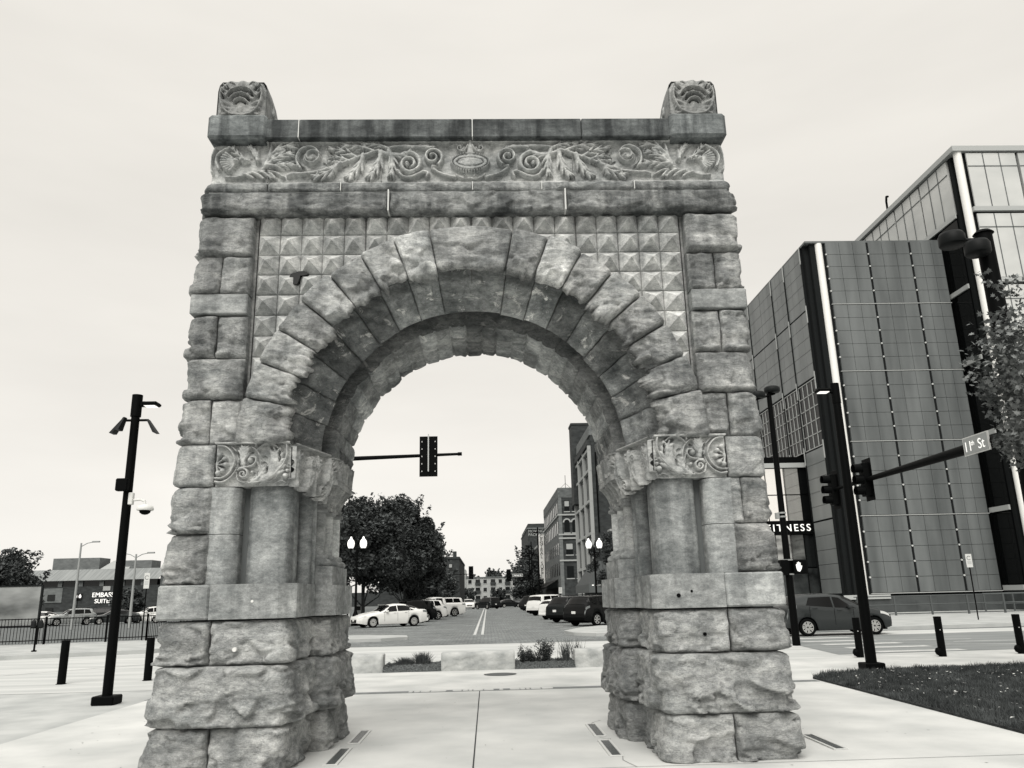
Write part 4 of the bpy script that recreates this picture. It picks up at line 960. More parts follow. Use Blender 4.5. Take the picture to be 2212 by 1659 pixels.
bollard(-7.6,10.9,.93,'black bollard half hidden behind the left pier of the arch',False)
# left lamp pole
LP=empty('lamp_pole',(-6.46,6.38,0),'tall black lamp pole left of the arch with floodlight shields and a white camera','lamp pole')
b=MB(); b.bbox(-.19,.19,-.19,.19,0,.15,b=.02); b.build('base_cover',M_blk,LP)
b=MB(); b.tube((0,0,.1),(0,0,5.2),.085,.075,n=20); b.build('pole',M_blk,LP); b=MB(); b.tube((0,0,5.08),(0,0,5.5),.095,n=20); b.build('pole_cap',M_blk,LP)
b=MB(); b.bbox(.07,.18,-.05,.05,5.27,5.37,b=.015); b.bbox(.14,.42,-.13,.13,5.28,5.35,b=.025); b.build('lamp_head',M_blk,LP)
b=MB(); b.box(.17,.37,-.09,.09,5.27,5.279); b.build('lamp_lens',M_globe,LP)
for (cx,cy,tx,ty) in ((-.22,0,-.17,0),(-.10,-.20,-.05,-.10),(.24,.0,.17,0)):
    b=MB(); V=[]
    for z,k,w in ((5.02,0,.055),(4.76,1,.10)):
        px_,py_=cx+tx*k,cy+ty*k
        for dx,dy in ((-w*.6,-w),(w*.6,-w),(w*.6,w),(-w*.6,w)): V.append((px_+dx*.5,py_+dy,z))
    b.addm(V,[(0,1,2,3),(4,5,6,7),(0,1,5,4),(1,2,6,5),(2,3,7,6),(3,0,4,7)]); b.build('floodlight_shield',M_dkm,LP,fix=True)
b=MB(); b.box(-.25,.25,-.015,.015,4.99,5.03); b.build('cross_arm',M_blk,LP)
b=MB(); b.bbox(-.16,.06,-.20,-.07,3.66,3.89,b=.02); b.build('control_box',M_blk,LP)
CM=empty('security_camera',(-6.36,6.34,3.4),'white dome security camera on a curved bracket on the left lamp pole','camera')
b=MB(); b.bbox(-.05,.03,-.05,.05,.02,.24,b=.01); b.path([(0,0,.10),(.16,0,.11),(.24,0,.08),(.26,0,-.02)],.022); b.build('bracket',mat('off_white',.6),CM)
b=MB(); b.lathe((.26,0,-.07),[(.03,.09),(.13,.06),(.15,.0),(.14,-.02)],n=24); b.build('housing',bpy.data.materials['off_white'],CM)
b=MB(); b.lathe((.26,0,-.09),[(.10,0),(.09,-.04),(.05,-.07),(0,-.08)],n=20); b.build('dome',M_blk,CM)
# right lamp pole
RP=empty('lamp_pole',(7.92,8.41,0),'tall black lamp pole at the lawn edge right of the arch, one flat lamp head','lamp pole')
b=MB(); b.bbox(-.2,.2,-.2,.2,0,.17,b=.02); b.build('base_cover',M_blk,RP)
b=MB(); b.tube((0,0,.1),(0,0,5.7),.11,.085,n=20); b.build('pole',M_blk,RP); b=MB(); b.tube((0,0,5.6),(0,0,6.05),.095,n=20); b.build('pole_cap',M_blk,RP)
b=MB(); b.bbox(-.17,-.06,-.05,.05,5.83,5.93,b=.015); b.bbox(-.43,-.14,-.13,.13,5.86,5.93,b=.025); b.build('lamp_head',M_blk,RP)
b=MB(); b.box(-.38,-.17,-.09,.09,5.845,5.859); b.build('lamp_lens',M_globe,RP)
# signal head seen from the side or behind
def signal(name,loc,rz,label,back=True,par=None):
    o=empty(name,loc,label,'traffic light',None,rz) if par is None else None
    b=MB(); b.bbox(-.17,.17,-.10,.12,-.54,.54,b=.02); b.build('housing',M_blk,o)
    b=MB(); b.bbox(-.30,.30,.10,.115,-.68,.68,b=.0060); b.build('backplate',M_blk,o)
    for z in (.36,0,-.36):
        b=MB(); n=14; V=[];F=[]
        for i in range(n+1):
            t=-.25*PI+1.5*PI*i/n; c_,s_=math.cos(t)*.155,math.sin(t)*.155
            V+=[(c_,-.10,z+s_),(c_,-.36,z+s_*.9),(c_*1.06,-.10,z+s_*1.06),(c_*1.06,-.36,z+s_*.96)]
        for i in range(n):
            q=4*i; F+=[(q,q+1,q+5,q+4),(q+2,q+6,q+7,q+3),(q+1,q+3,q+7,q+5)]
        b.addm(V,F); v=b.build('visor',M_blk,o)
        b=MB(); b.tube((0,-.115,z),(0,-.10,z),.14,n=18); b.build('lens',M_dkm,v)
    return o
MA=empty('signal_mast',(12.45,9.1,0),'thick dark mast with twin round luminaires and long signal arm behind the maple','signal mast')
b=MB(); b.tube((0,0,0),(0,0,10.0),.24,.19,n=24); b.build('pole',M_blk,MA); b=MB(); b.tube((0,0,9.98),(0,0,10.06),.24,.16,n=20); b.build('pole_cap',M_blk,MA)
b=MB(); b.tube((0,.1,5.0),(-.02,10.3,5.05),.155,.05,n=20); b.build('signal_arm',M_blk,MA)
for (x,y,z,r) in ((-.62,.3,9.92,.31),(-.42,-.3,9.42,.29)):
    b=MB(); b.lathe((x,y,z-.12),[(.0,0),(r*.9,0),(r,.05),(r,.26),(r*.85,.34),(0,.36)],n=28); b.tube((x,y,z+.05),(0,0,z-.1),.05); b.build('luminaire',bpy.data.materials.get('luminaire_grey') or mat('luminaire_grey',.008,rough=.5,spec=.1),MA)
sg1=signal('traffic_signal',(12.43,16.9,5.05),R(90)+PI,'three lens traffic signal on the mast arm, the larger one right of the lamp pole')
sg2=signal('traffic_signal',(12.43,19.4,5.05),R(90)+PI,'three lens traffic signal at the tip of the mast arm, left of the lamp pole')
for s_ in (sg1,sg2):
    s_.rotation_euler=(0,0,R(-90))
    b=MB(); b.box(-.02,.02,.16,.20,-.62,.62); b.build('mount_bar',M_galv,s_)
SN=empty('street_name_sign',(12.30,10.6,5.02),'street name sign reading 11th St hung on the mast arm beside the tree','street sign')
b=MB(); b.box(-.02,.02,-.52,.52,-.22,.24); b.build('sign_frame',M_white,SN); b=MB(); b.box(-.026,.0,-.49,.49,-.195,.215); b.build('sign_face',mat('sign_green',.27,rough=.5),SN)
text('11',.36,(12.268,10.90,5.0),(R(90),0,R(-90)),M_letter,SN,'lettering',.002); text('th',.17,(12.268,10.70,5.07),(R(90),0,R(-90)),M_letter,SN,'lettering',.002); text('St',.36,(12.268,10.36,5.0),(R(90),0,R(-90)),M_letter,SN,'lettering',.002)
# roadside double lamp with walk signal, behind the right pier
DL=empty('double_lamp_post',(9.62,17,0),'slim dark lamp post with two round heads beside the right pier, holding a walk signal','lamp post')
b=MB(); b.tube((0,0,0),(0,0,8.0),.12,.08,n=18); b.build('pole',M_blk,DL)
b=MB(); b.tube((-.55,-.2,7.75),(.2,0,8.0),.035); b.tube((0,0,8.0),(.15,.1,8.05),.05); b.build('arm',M_blk,DL)
for (x,y,z) in ((-.48,-.25,7.88),(.12,.0,8.12)):
    b=MB(); b.lathe((x,y,z-.08),[(0,0),(.23,0),(.26,.04),(.26,.15),(.2,.2),(0,.21)],n=24); b.build('lamp_head',M_dkm,DL)
for z in (3.9,4.02): b=MB(); b.tube((0,0,z),(0,0,z+.05),.125); b.build('band_clamp',M_galv,DL)
b=MB(); b.box(-.22,-.12,-.08,.06,3.86,4.05); b.build('clamp_box',M_galv,DL)
WS=empty('walk_signal',(9.95,16.9,2.35),'black pedestrian signal showing a lit white hand on the double lamp post','pedestrian signal')
b=MB(); b.bbox(-.22,.22,-.12,.15,-.22,.22,b=.03); b.box(-.62,-.38,-.1,.2,-.25,.22); b.build('housing',M_blk,WS)
b=MB(); b.box(-.5,-.2,-.02,.02,.20,.24); b.box(-.5,-.2,-.02,.02,-.24,-.20); b.build('bracket',M_galv,WS)
b=MB(); b.prism([(-.12,-.13),(-.05,-.15),(.0,-.08),(.035,.02),(.02,.04),(-.015,-.02),(-.01,.12),(-.035,.13),(-.045,.03),(-.055,.15),(-.08,.15),(-.08,.03),(-.095,.13),(-.12,.12),(-.115,.02),(-.135,.08),(-.155,.06),(-.145,-.06)],'y',-.135,-.12); b.build('hand_symbol',M_letter,WS,fix=True)
# parking sign on the right pavement
def parksign(x,y,h,label,w=.30,hh=.62):
    o=empty('parking_sign',(x,y,.13),label,'sign'); b=MB(); b.tube((0,0,0),(0,0,h-hh*.2),.028,n=10); b.build('post',M_blk,o)
    b=MB(); b.bbox(-w/2,w/2,-.045,-.03,h-hh,h,b=.005); b.build('plate',M_white,o)
    b=MB(); b.lathe((0,0,0),[(.0,0),(.085,0),(.085,.004),(0,.004)],n=16,tone=1); 
    k=b.v; V=b.v[0].copy(); b.v[0]=np.stack([V[:,0],-.046-V[:,2],h-hh*.28+V[:,1]],-1); b.v[1]=b.v[0][:0] if False else b.v[1]
    b2=MB(); b2.prism([(.10*math.cos(t),h-hh*.3+.10*math.sin(t)) for t in np.linspace(.6,2*PI-.6,14)]+[(.075*math.cos(t),h-hh*.3+.075*math.sin(t)) for t in np.linspace(2*PI-.6,.6,14)],'y',-.049,-.045); b2.build('symbol',M_asph,o,fix=True)
    for z in (.56,.64,.72): b3=MB(); b3.box(-w*.33,w*.33,-.049,-.045,h-hh*z-.012,h-hh*z+.008); b3.build('print_line',mat('faded_print',.3),o)
    return o
parksign(22.98,29.53,3.0,'small white parking sign on a thin black post before the dark panel building')
# left edge: meter, parking sign, fence, billboard
MT=empty('parking_meter',(-16.5,22.7,.13),'twin head parking meter on the far left pavement','parking meter')
b=MB(); b.tube((0,0,0),(0,0,.85),.035); b.tube((0,0,0),(0,0,.05),.09); b.build('post',M_blk,MT)
for sx in (-1,1): b=MB(); b.bbox(sx*.13-.08,sx*.13+.08,-.06,.06,.84,1.02,b=.02); b.lathe((sx*.13,0,1.0),[(.08,0),(.085,.04),(.06,.10),(0,.13)],n=14,sy=.7); b.build('meter_head',M_dkm,MT)
b=MB(); b.box(-.2,.2,-.04,.04,.82,.86); b.build('yoke',M_blk,MT)
parksign(-16.0,30.9,3.05,'narrow white parking sign by the fence, just left of the left pier',w=.26,hh=.72)
def fence(p,q,label):
    P,Q=Vector((*p,0)),Vector((*q,0)); d=(Q-P); ln=d.length; u=d/ln
    o=empty('metal_fence',P,label,'fence'); n_=int(ln/2.45)+1
    for i in range(n_+1):
        c=u*min(ln,i*2.45); b=MB(); b.box(c.x-.035,c.x+.035,c.y-.035,c.y+.035,0.1,1.32); b.build('post',M_blk,o)
    b=MB()
    for z in (.30,1.22): b.tube(Vector((0,0,z)),u*ln+Vector((0,0,z)),.022,n=6)
    b.build('rails',M_blk,o)
    b=MB(); k=int(ln/.125)
    for i in range(k): c=u*(i*.125); b.box(c.x-.009,c.x+.009,c.y-.009,c.y+.009,.18,1.25)
    b.build('pickets',M_blk,o)['kind']='stuff'
fence((-60,15.5),(-21.8,28.2),'black picket fence along the far left parking lot, section left of the billboard')
fence((-21.8,28.2),(-15.6,30.4),'black picket fence between the billboard and the left lamp pole')
fence((-15.6,30.4),(-12.4,42),'black picket fence turning back towards the street beside the left pier')
BBD=empty('glass_screen_panel',(-21.2,29,0),'large upright glass panel with painted street reflections, standing behind the fence at far left','glass panel')
b=MB(); b.box(-4,1.35,-.05,.05,.95,2.62); b.build('pane',mat('mottled_glass',.2,rough=.3,noise=(.03,.35,(.35,.35,.9),4)),BBD); b=MB(); b.box(-4,1.40,-.07,.07,2.62,2.68); b.box(1.35,1.41,-.07,.07,.1,2.62); b.box(-4,1.4,-.07,.07,.86,.95); b.build('frame',M_dkm,BBD)  # reflections painted into the pane colour as mottled tones
# grass lawn on the right
lawn=[(6.25,7.3),(6.6,7.8),(7.6,8.25),(9.2,8.6),(13,8.75),(22,8.9),(22,-9),(6.0,-9),(6.1,.9)]
slab('lawn_soil',lawn,0,.03,mat('soil',.02,rough=1,noise=(.01,.04,(8,8,8),5)))
rng=np.random.default_rng(3)
def inpoly(x,y,P):
    c=np.zeros(len(x),bool); n=len(P)
    for i in range(n):
        (x1,y1),(x2,y2)=P[i],P[(i+1)%n]
        k=((y1>y)!=(y2>y))&(x<(x2-x1)*(y-y1)/((y2-y1)+1e-12)+x1); c^=k
    return c
nb=170000; x=rng.uniform(6,15.5,nb); y=rng.uniform(-1.5,8.95,nb); k=inpoly(x,y,[(a+.04*0,b_) for a,b_ in lawn]); x=x[k];y=y[k]; n_=len(x)
h=rng.uniform(.03,.085,n_)*(.35+1.3*vnoise(np.stack([x,y,x*0],-1),(.22,.22,1),5)); a=rng.uniform(0,2*PI,n_); w=.006; lx=rng.normal(0,.025,n_);ly=rng.normal(0,.025,n_)
V=np.stack([np.stack([x-w*np.cos(a),y-w*np.sin(a),x*0+.028],-1),np.stack([x+w*np.cos(a),y+w*np.sin(a),x*0+.028],-1),np.stack([x+lx,y+ly,.03+h],-1)],1).reshape(-1,3)
b=MB(); b.addm(V,np.arange(n_*3).reshape(-1,3)); o=b.build('lawn_grass',mat('grass_blades',.045,rough=.8,spec=.05,noise=(.025,.10,(2.5,2.5,2.5),5))); o['kind']='stuff'; o['label']='short dark grass of the lawn at lower right'
# fallen leaves
nl=1000; x=rng.uniform(6.4,15,nl); y=rng.uniform(-1,8.5,nl); k=inpoly(x,y,lawn); x=x[k];y=y[k]; b=MB()
for xx,yy in zip(x,y):
    s_=rng.uniform(.012,.038); t=rng.uniform(0,6); z=rng.uniform(.055,.09)
    b.addm([(xx+s_*math.cos(t+q*PI/2)*(1 if q%2 else .6),yy+s_*math.sin(t+q*PI/2),z+rng.uniform(-.012,.012)) for q in range(4)],[(0,1,2,3)])
o=b.build('fallen_leaves',mat('dry_leaf',.35,noise=(.08,.6,(5,5,5),2))); o['kind']='stuff'; o['label']='pale fallen leaves scattered on the lawn'

# cracks and litter on the plaza
def crack(pts,w=.006):
    b=MB()
    for (x0,y0),(x1,y1) in zip(pts,pts[1:]):
        d=Vector((x1-x0,y1-y0,0)); n=Vector((-d.y,d.x,0)).normalized()*w/2; b.addm([(x0-n.x,y0-n.y,.003),(x1-n.x,y1-n.y,.003),(x1+n.x,y1+n.y,.003),(x0+n.x,y0+n.y,.003)],[(0,1,2,3)])
    o=b.build('paving_crack',bpy.data.materials['joint_gap']); o['kind']='structure'
crack([(1.42,1.58),(1.46,1.5),(1.53,1.46),(1.52,1.38)]); crack([(1.5,.40),(1.47,.2),(1.50,.05),(1.55,-.15)]); crack([(1.62,2.9),(1.5,2.75),(1.44,2.6)])
rng=np.random.default_rng(8); b=MB()
for i in range(260):
    x=rng.uniform(-5.5,6); y=rng.uniform(-3,10); s_=rng.uniform(.004,.022); t=rng.uniform(0,6)
    if abs(x)>1.6 and abs(x)<3.5 and 0<y<2.6: continue
    b.addm([(x+s_*math.cos(t+q*PI/2)*(1 if q%2 else .45),y+s_*math.sin(t+q*PI/2)*(1 if q%2 else .45),.004) for q in range(4)],[(0,1,2,3)])
o=b.build('leaf_litter',mat('litter',.14)); o['kind']='stuff'; o['label']='tiny scraps of leaf and grit scattered over the pale paving'
# ================================================================== CARS
def paint(name,v,met=0.0): return mat(name,v,rough=.22,metal=met,spec=.16 if v<.02 else .35)
PT={'white':paint('white_car_paint',.62),'black':paint('black_car_paint',.003),'dark':paint('dark_grey_car_paint',.012,.1),'silver':paint('silver_car_paint',.30,.4),'grey':paint('grey_metallic_car_paint',.04,.3)}
M_cg=mat('car_glass',.002,rough=.03,spec=.2); M_tyre=mat('tyre_rubber',.004,rough=.8,spec=.05); M_rim=mat('alloy_rim',.55,rough=.3,metal=.5); M_lamp=mat('headlamp_glass',.5,rough=.15); M_tail=mat('tail_lamp',.14,rough=.2); M_plate=mat('licence_plate',.6); M_under=mat('underbody',.002,rough=.9,spec=.05)
ST={
'sedan':dict(L=4.87,x=[0,.06,.25,.9,1.40,2.20,2.7,3.25,3.75,4.35,4.78,4.87],zt=[.60,.70,.79,.92,.99,1.40,1.46,1.44,1.34,1.10,1.05,.88],zb=[.55,.64,.72,.84,.89,.93,.95,.97,1.0,1.02,.99,.80],wb=[.50,.68,.80,.88,.90,.90,.90,.90,.88,.84,.76,.62],wt=[.35,.5,.62,.68,.70,.58,.59,.58,.56,.62,.62,.5],wm=[.58,.76,.87,.915,.925,.925,.925,.925,.925,.90,.83,.68],gs=[(1.62,2.62),(2.68,3.55),(3.58,3.86)],ws=(1.46,2.18),rs=(3.36,4.28),wh=(.97,3.82),r=.335,gt=.10),
'suv':dict(L=4.55,x=[0,.06,.25,.95,1.25,1.95,2.5,3.5,4.05,4.38,4.47,4.55],zt=[.78,.92,1.02,1.10,1.14,1.60,1.68,1.67,1.62,1.16,1.04,.70],zb=[.72,.86,.95,1.02,1.04,1.06,1.08,1.11,1.14,1.06,.98,.66],wb=[.62,.78,.86,.90,.91,.91,.91,.91,.90,.88,.86,.80],wt=[.5,.6,.66,.7,.7,.64,.66,.66,.66,.70,.76,.74],wm=[.68,.84,.91,.93,.93,.93,.93,.93,.93,.92,.90,.84],gs=[(1.42,2.35),(2.42,3.25),(3.32,3.95)],ws=(1.30,1.93),rs=(4.07,4.36),wh=(.86,3.58),r=.36,gt=.10),
'bigsuv':dict(L=5.2,x=[0,.06,.2,1.1,1.45,2.05,2.6,4.2,4.85,5.05,5.12,5.2],zt=[.9,1.08,1.16,1.22,1.25,1.78,1.88,1.88,1.84,1.28,1.14,.72],zb=[.84,1.0,1.08,1.12,1.14,1.15,1.16,1.17,1.18,1.14,1.04,.68],wb=[.80,.92,.97,.99,.99,.99,.99,.99,.98,.97,.96,.92],wt=[.7,.78,.8,.82,.80,.74,.76,.76,.76,.82,.88,.88],wm=[.84,.96,1,1.01,1.01,1.01,1.01,1.01,1.01,1,.99,.95],gs=[(1.6,2.6),(2.68,3.65),(3.73,4.7)],ws=(1.5,2.03),rs=(4.87,5.03),wh=(.98,4.05),r=.40,gt=.10),
'hatch':dict(L=4.06,x=[0,.08,.35,.75,1.0,1.85,2.3,3.2,3.75,3.95,4.0,4.06],zt=[.62,.76,.90,1.0,1.07,1.46,1.52,1.50,1.42,1.12,1.0,.62],zb=[.56,.70,.82,.88,.92,.95,.97,1.06,1.12,1.04,.95,.6],wb=[.5,.68,.78,.83,.84,.85,.85,.85,.84,.82,.80,.72],wt=[.35,.5,.58,.62,.62,.56,.58,.58,.58,.62,.66,.62],wm=[.56,.74,.82,.845,.85,.85,.85,.85,.85,.84,.83,.76],gs=[(1.42,2.22),(2.29,3.30)],ws=(1.06,1.83),rs=(3.77,3.93),wh=(.78,3.31),r=.315,gt=.12),
'pickup':dict(L=5.85,x=[0,.06,.2,1.25,1.55,2.2,2.7,3.35,3.62,3.66,5.75,5.85],zt=[.9,1.1,1.2,1.26,1.28,1.82,1.92,1.90,1.80,1.36,1.36,1.3],zb=[.84,1.02,1.12,1.17,1.18,1.2,1.2,1.2,1.2,1.22,1.24,1.2],wb=[.84,.95,.99,1.0,1.0,1.0,1.0,1.0,1.0,1.0,1.0,.96],wt=[.75,.8,.84,.84,.82,.74,.76,.76,.78,.9,.9,.88],wm=[.86,.98,1.01,1.02,1.02,1.02,1.02,1.02,1.02,1.02,1.02,.98],gs=[(1.75,2.5),(2.58,3.3)],ws=(1.6,2.18),rs=(3.5,3.6),wh=(1.05,4.6),r=.42,gt=.10),
}
def make_car(style,pm,label='',loc=(0,0,0),rz=0,grp=None,detail=1,name='parked_car'):
    S=ST[style]; L_=S['L']; root=empty(name,loc,label,'car',grp,rz); xo=-L_/2
    xs=np.unique(np.concatenate([np.linspace(0,L_,int(L_/.07) if detail else 30),S['x']])); I=lambda k: np.interp(xs,S['x'],S[k])
    # soften the key lines a little
    zt,zb,wb,wt,wm=I('zt'),I('zb'),I('wb'),I('wt'),I('wm')
    if detail:
        ker=np.array([.25,.5,.25])
        for _ in range(2):
            for a in (zt,wt,wb,zb): a[1:-1]=ker[0]*a[:-2]+ker[1]*a[1:-1]+ker[2]*a[2:]
    z0=.20+.10*np.clip((.5-xs)/.5,0,1)+.12*np.clip((xs-L_+.7)/.7,0,1)
    gt=S['gt']
    def rows(side):
        up=np.maximum(zt-zb,0.001); Z=[z0,z0+.12,.5*(z0+zb)+.02,zb-.12,zb,np.where(up>.25,zt-gt,zb+.5*up),np.where(up>.25,zt-.03,zb+.85*up),zt]
        Wd=[wm*.95,wm*.99,wm,wm*.985,wb,np.where(up>.25,wt+.06,wt+.6*(wb-wt)),wt*.93,wt*0]
        A=np.stack([np.stack([xs+xo,side*w_,z_],-1) for w_,z_ in zip(Wd,Z)],1)   # (nx, rows, 3)
        for xc in S['wh']:
            r=S['r']+.055; d=r*r-(xs-xc)**2; lim=np.where(d>0,S['r']+np.sqrt(np.maximum(d,0)),0)
            A[:,:,2]=np.maximum(A[:,:,2],np.minimum(lim,zb-.06)[:,None]*(np.arange(8)<4)[None,:])
        return A
    b=MB(); Rt={}
    for sd_ in (-1,1):
        A=rows(sd_); Rt[sd_]=A; b.grid(A)
    for e_ in (0,-1):
        b.addm(np.concatenate([Rt[-1][e_],Rt[1][e_][::-1]]),[tuple(range(16))])
    body=b.build('body',PT[pm],root)
    # greenhouse glass
    def surf(side,x,row):
        A=Rt[side]; i=np.interp(x,xs,np.arange(len(xs))); r0=int(math.floor(row)); r1=min(7,r0+1); f=row-r0
        def at(r): return np.array([np.interp(i,np.arange(len(xs)),A[:,r,k]) for k in range(3)])
        return at(r0)*(1-f)+at(r1)*f
    def patch(side,xa,xb,ra,rb,off,nx=8,nr=4,slant=(0,0)):
        G_=np.zeros((nx,nr,3))
        for i in range(nx):
            for j in range(nr):
                v=j/(nr-1); u=i/(nx-1); x=(xa+slant[0]*v)*(1-u)+(xb-slant[1]*v)*u
                G_[i,j]=surf(side,x,ra+(rb-ra)*v)+np.array(off)*np.array([1,side,1])
        return G_
    for sd_ in (-1,1):
        n_=len(S['gs'])
        for i,(a,c_) in enumerate(S['gs']):
            w_=MB(); w_.grid(patch(sd_,a,c_,4.08,4.97,(0,.008,.0),slant=((.55 if style in('sedan','hatch') else .32) if i==0 else 0,(.5 if style=='sedan' else .18) if (i==n_-1 and style!='pickup') else 0))); w_.build('side_window',M_cg,root)
    for nm,(a,c_),ra in (('windscreen',S['ws'],5.0),('rear_window',S['rs'],4.7)):
        w_=MB(); off=(-.012 if nm=='windscreen' else .012,0,.008)
        for sd_ in (-1,1): w_.grid(patch(sd_,a,c_,ra,7,off,nx=6,nr=5))
        w_.build(nm,M_cg,root)
    b=MB(); b.box(xo+.25,xo+L_-.3,-.80*S['wm'][5],.80*S['wm'][5],.18,.62); b.build('underbody',M_under,root)
    r=S['r']; hw=max(S['wm'])
    for xc in S['wh']:
        for sd_ in (-1,1):
            y=sd_*(hw-.115); c=Vector((xc+xo,y,r)); 
            prof=[(r*.62,-.11),(r*.93,-.11),(r,-.08),(r,.08),(r*.93,.11),(r*.62,.11)]
            def wl(mb_,prof,n):
                V=[];F=[];m_=len(prof)
                for (q,t) in prof:
                    for i in range(n): a=2*PI*i/n; V.append((c.x+q*math.cos(a),c.y+t*sd_,c.z+q*math.sin(a)))
                for j in range(m_-1):
                    for i in range(n): F.append((j*n+i,j*n+(i+1)%n,(j+1)*n+(i+1)%n,(j+1)*n+i))
                mb_.addm(V,F,smooth=True); mb_.addm(V[-n:],[tuple(range(n))])
            w_=MB(); wl(w_,prof[:-1]+[(r*.66,.10),(r*.64,.03)],28 if detail else 14); wo=w_.build('wheel',M_tyre,root)
            w_=MB(); ns=7 if style=='hatch' else 9 if style=='sedan' else 6
            for i in range(ns):
                a=2*PI*i/ns; d=Vector((math.cos(a),0,math.sin(a))); p=Vector((-math.sin(a),0,math.cos(a))); y1=sd_*.075
                for q0,q1 in ((-.045,-.008),(.008,.045)) if style in('hatch','sedan') else ((-.032,.032),):
                    V=[c+d*.03+p*q0*.5+Vector((0,y1,0)),c+d*.03+p*q1*.5+Vector((0,y1,0)),c+d*r*.63+p*q1*1.15+Vector((0,y1,0)),c+d*r*.63+p*q0*1.15+Vector((0,y1,0))]
                    w_.addm([tuple(v) for v in V]+[tuple(v-Vector((0,sd_*.02,0))) for v in V],[(0,1,2,3),(0,1,5,4),(1,2,6,5),(2,3,7,6),(3,0,4,7)])
            wl(w_,[(r*.60,.07),(r*.66,.085),(r*.68,.08)],28 if detail else 14) if False else None
            V=[];F=[];n=28
            for q in (r*.60,r*.67):
                for i in range(n): a=2*PI*i/n; V.append((c.x+q*math.cos(a),c.y+sd_*.10,c.z+q*math.sin(a)))
            for i in range(n): F.append((i,(i+1)%n,n+(i+1)%n,n+i))
            w_.addm(V,F); w_.build('rim',M_rim,wo)
    for sd_ in (-1,1):
        w_=MB(); w_.grid(patch(sd_,.07,.52 if style!='pickup' else .3,3.15,3.9,(-.012,.010,.006),nx=5,nr=3)); w_.build('headlight',M_lamp,root)
        w_=MB(); w_.grid(patch(sd_,L_-.42,L_-.03,3.0,4.0,(.012,.010,.0),nx=5,nr=3)); w_.build('tail_light',M_tail,root)
        m_=S['gs'][0][0]+xo+.18; w_=MB(); w_.bbox(m_,m_+.16,min(sd_*(hw-.02),sd_*(hw+.17)),max(sd_*(hw-.02),sd_*(hw+.17)),np.interp(1.8,S['x'],S['zb'])+.01,np.interp(1.8,S['x'],S['zb'])+.14,b=.03); w_.build('wing_mirror',PT[pm],root)
    b=MB(); zf=S['zb'][0]; b.bbox(xo-.03,xo+.1,-.42,.42,zf-.22,zf-.04,b=.01); b.build('grille',M_under,root)
    b=MB(); b.box(xo-.045,xo-.03,-.15,.15,.42,.54); b.build('number_plate',M_plate,root)
    zp=S['zb'][-1]; b=MB(); b.box(xo+L_-.01,xo+L_+.012,-.15,.15,zp+.02,zp+.16) if style!='sedan' else b.box(xo+L_-.01,xo+L_+.012,-.15,.15,.72,.85); b.build('number_plate',M_plate,root)
    b=MB(); b.bbox(xo+L_-.18,xo+L_+.04,-hw*.88,hw*.88,.30,.50,b=.04); b.build('bumper',M_under if style in('suv','bigsuv','pickup') else PT[pm],root)
    # door seams and handles
    b=MB()
    seams=[S['gs'][0][0]+.12,(S['gs'][0][1]+S['gs'][1][0])/2,S['gs'][1][1]-.12]
    for sx in seams:
        for sd_ in (-1,1): b.grid(patch(sd_,sx-.008,sx+.008,1.2,3.95,(0,.004,0),nx=2,nr=6))
    b.build('door_seam',M_under,root)
    for sx in seams[1:]:
        for sd_ in (-1,1):
            p=surf(sd_,sx-.20,3.6); q=MB(); q.bbox(p[0]-.09,p[0]+.09,min(p[1],p[1]+sd_*.035),max(p[1],p[1]+sd_*.035),p[2]-.015,p[2]+.015,b=.006); q.build('door_handle',PT[pm],root)
    if style in('suv','bigsuv'):
        for sd_ in (-1,1): b=MB(); zr=max(S['zt']); b.path([(xo+2.1,sd_*.62,zr-.04),(xo+2.25,sd_*.62,zr+.035),(xo+3.7,sd_*.62,zr+.035),(xo+3.85,sd_*.62,zr-.03)],.018,n=6); b.build('roof_rail',M_dkm,root)
    if style=='pickup': b=MB(); b.box(xo+3.75,xo+5.72,-.86,.86,1.20,1.365); b.build('bed_cover',M_under,root)
    return root
def head(dx,dy): return math.atan2(-dy,-dx)
protos={}
def car(style,pm,x,y,dx,dy,label,grp,z=0):
    k=(style,pm)
    if k in protos:
        o=copy_tree(protos[k]); o.location=(x,y,z); o.rotation_euler=(0,0,head(dx,dy)); o['label']=label; o['group']=grp; return o
    if style in protos:
        base=protos[style]; oldm=PT[base['_p']].name; o=copy_tree(base,None,{oldm:PT[pm]}); o.location=(x,y,z); o.rotation_euler=(0,0,head(dx,dy)); o['label']=label; o['group']=grp
    else:
        o=make_car(style,pm,label,(x,y,z),head(dx,dy),grp); o['_p']=pm; protos[style]=o
    protos[k]=o; return o
gl='cars angle parked along the left kerb of the brick street'; gr_='cars angle parked along the right kerb of the brick street'; gp='cars in the parking lot at far left'; gf='cars at the far end of the brick street'
car('hatch','grey',13.15,22.6,1,.02,'dark grey compact hatchback driving right past the panel building','cars driving on the cross street')
car('sedan','white',-6.35,46.2,-.87,-.5,'white sedan, the nearest parked car at the left kerb',gl)
car('suv','black',-6.2,56,-.85,-.52,'black wagon partly hidden behind the white sedan',gl)
car('suv','white',-5.7,62,-.85,-.52,'white car tucked between the black wagon and the white pickup',gl)
car('pickup','white',-5.1,74,-.86,-.5,'white pickup truck with dark bed cover at the left kerb',gl)
car('bigsuv','white',-5.2,86,-.86,-.5,'large white utility vehicle just behind the white pickup',gl)
car('suv','silver',-5.6,99,-.86,-.5,'silver car farthest back in the left parked row',gl)
d_=(.77,.64)
car('suv','black',6.7,39.5,*d_,'glossy black utility vehicle, nearest of the right parked row',gr_)
car('suv','dark',6.2,46.6,*d_,'dark grey utility vehicle, second in the right parked row',gr_)
car('hatch','white',6.0,54.6,*d_,'small white hatchback between the dark and the large white vehicle',gr_)
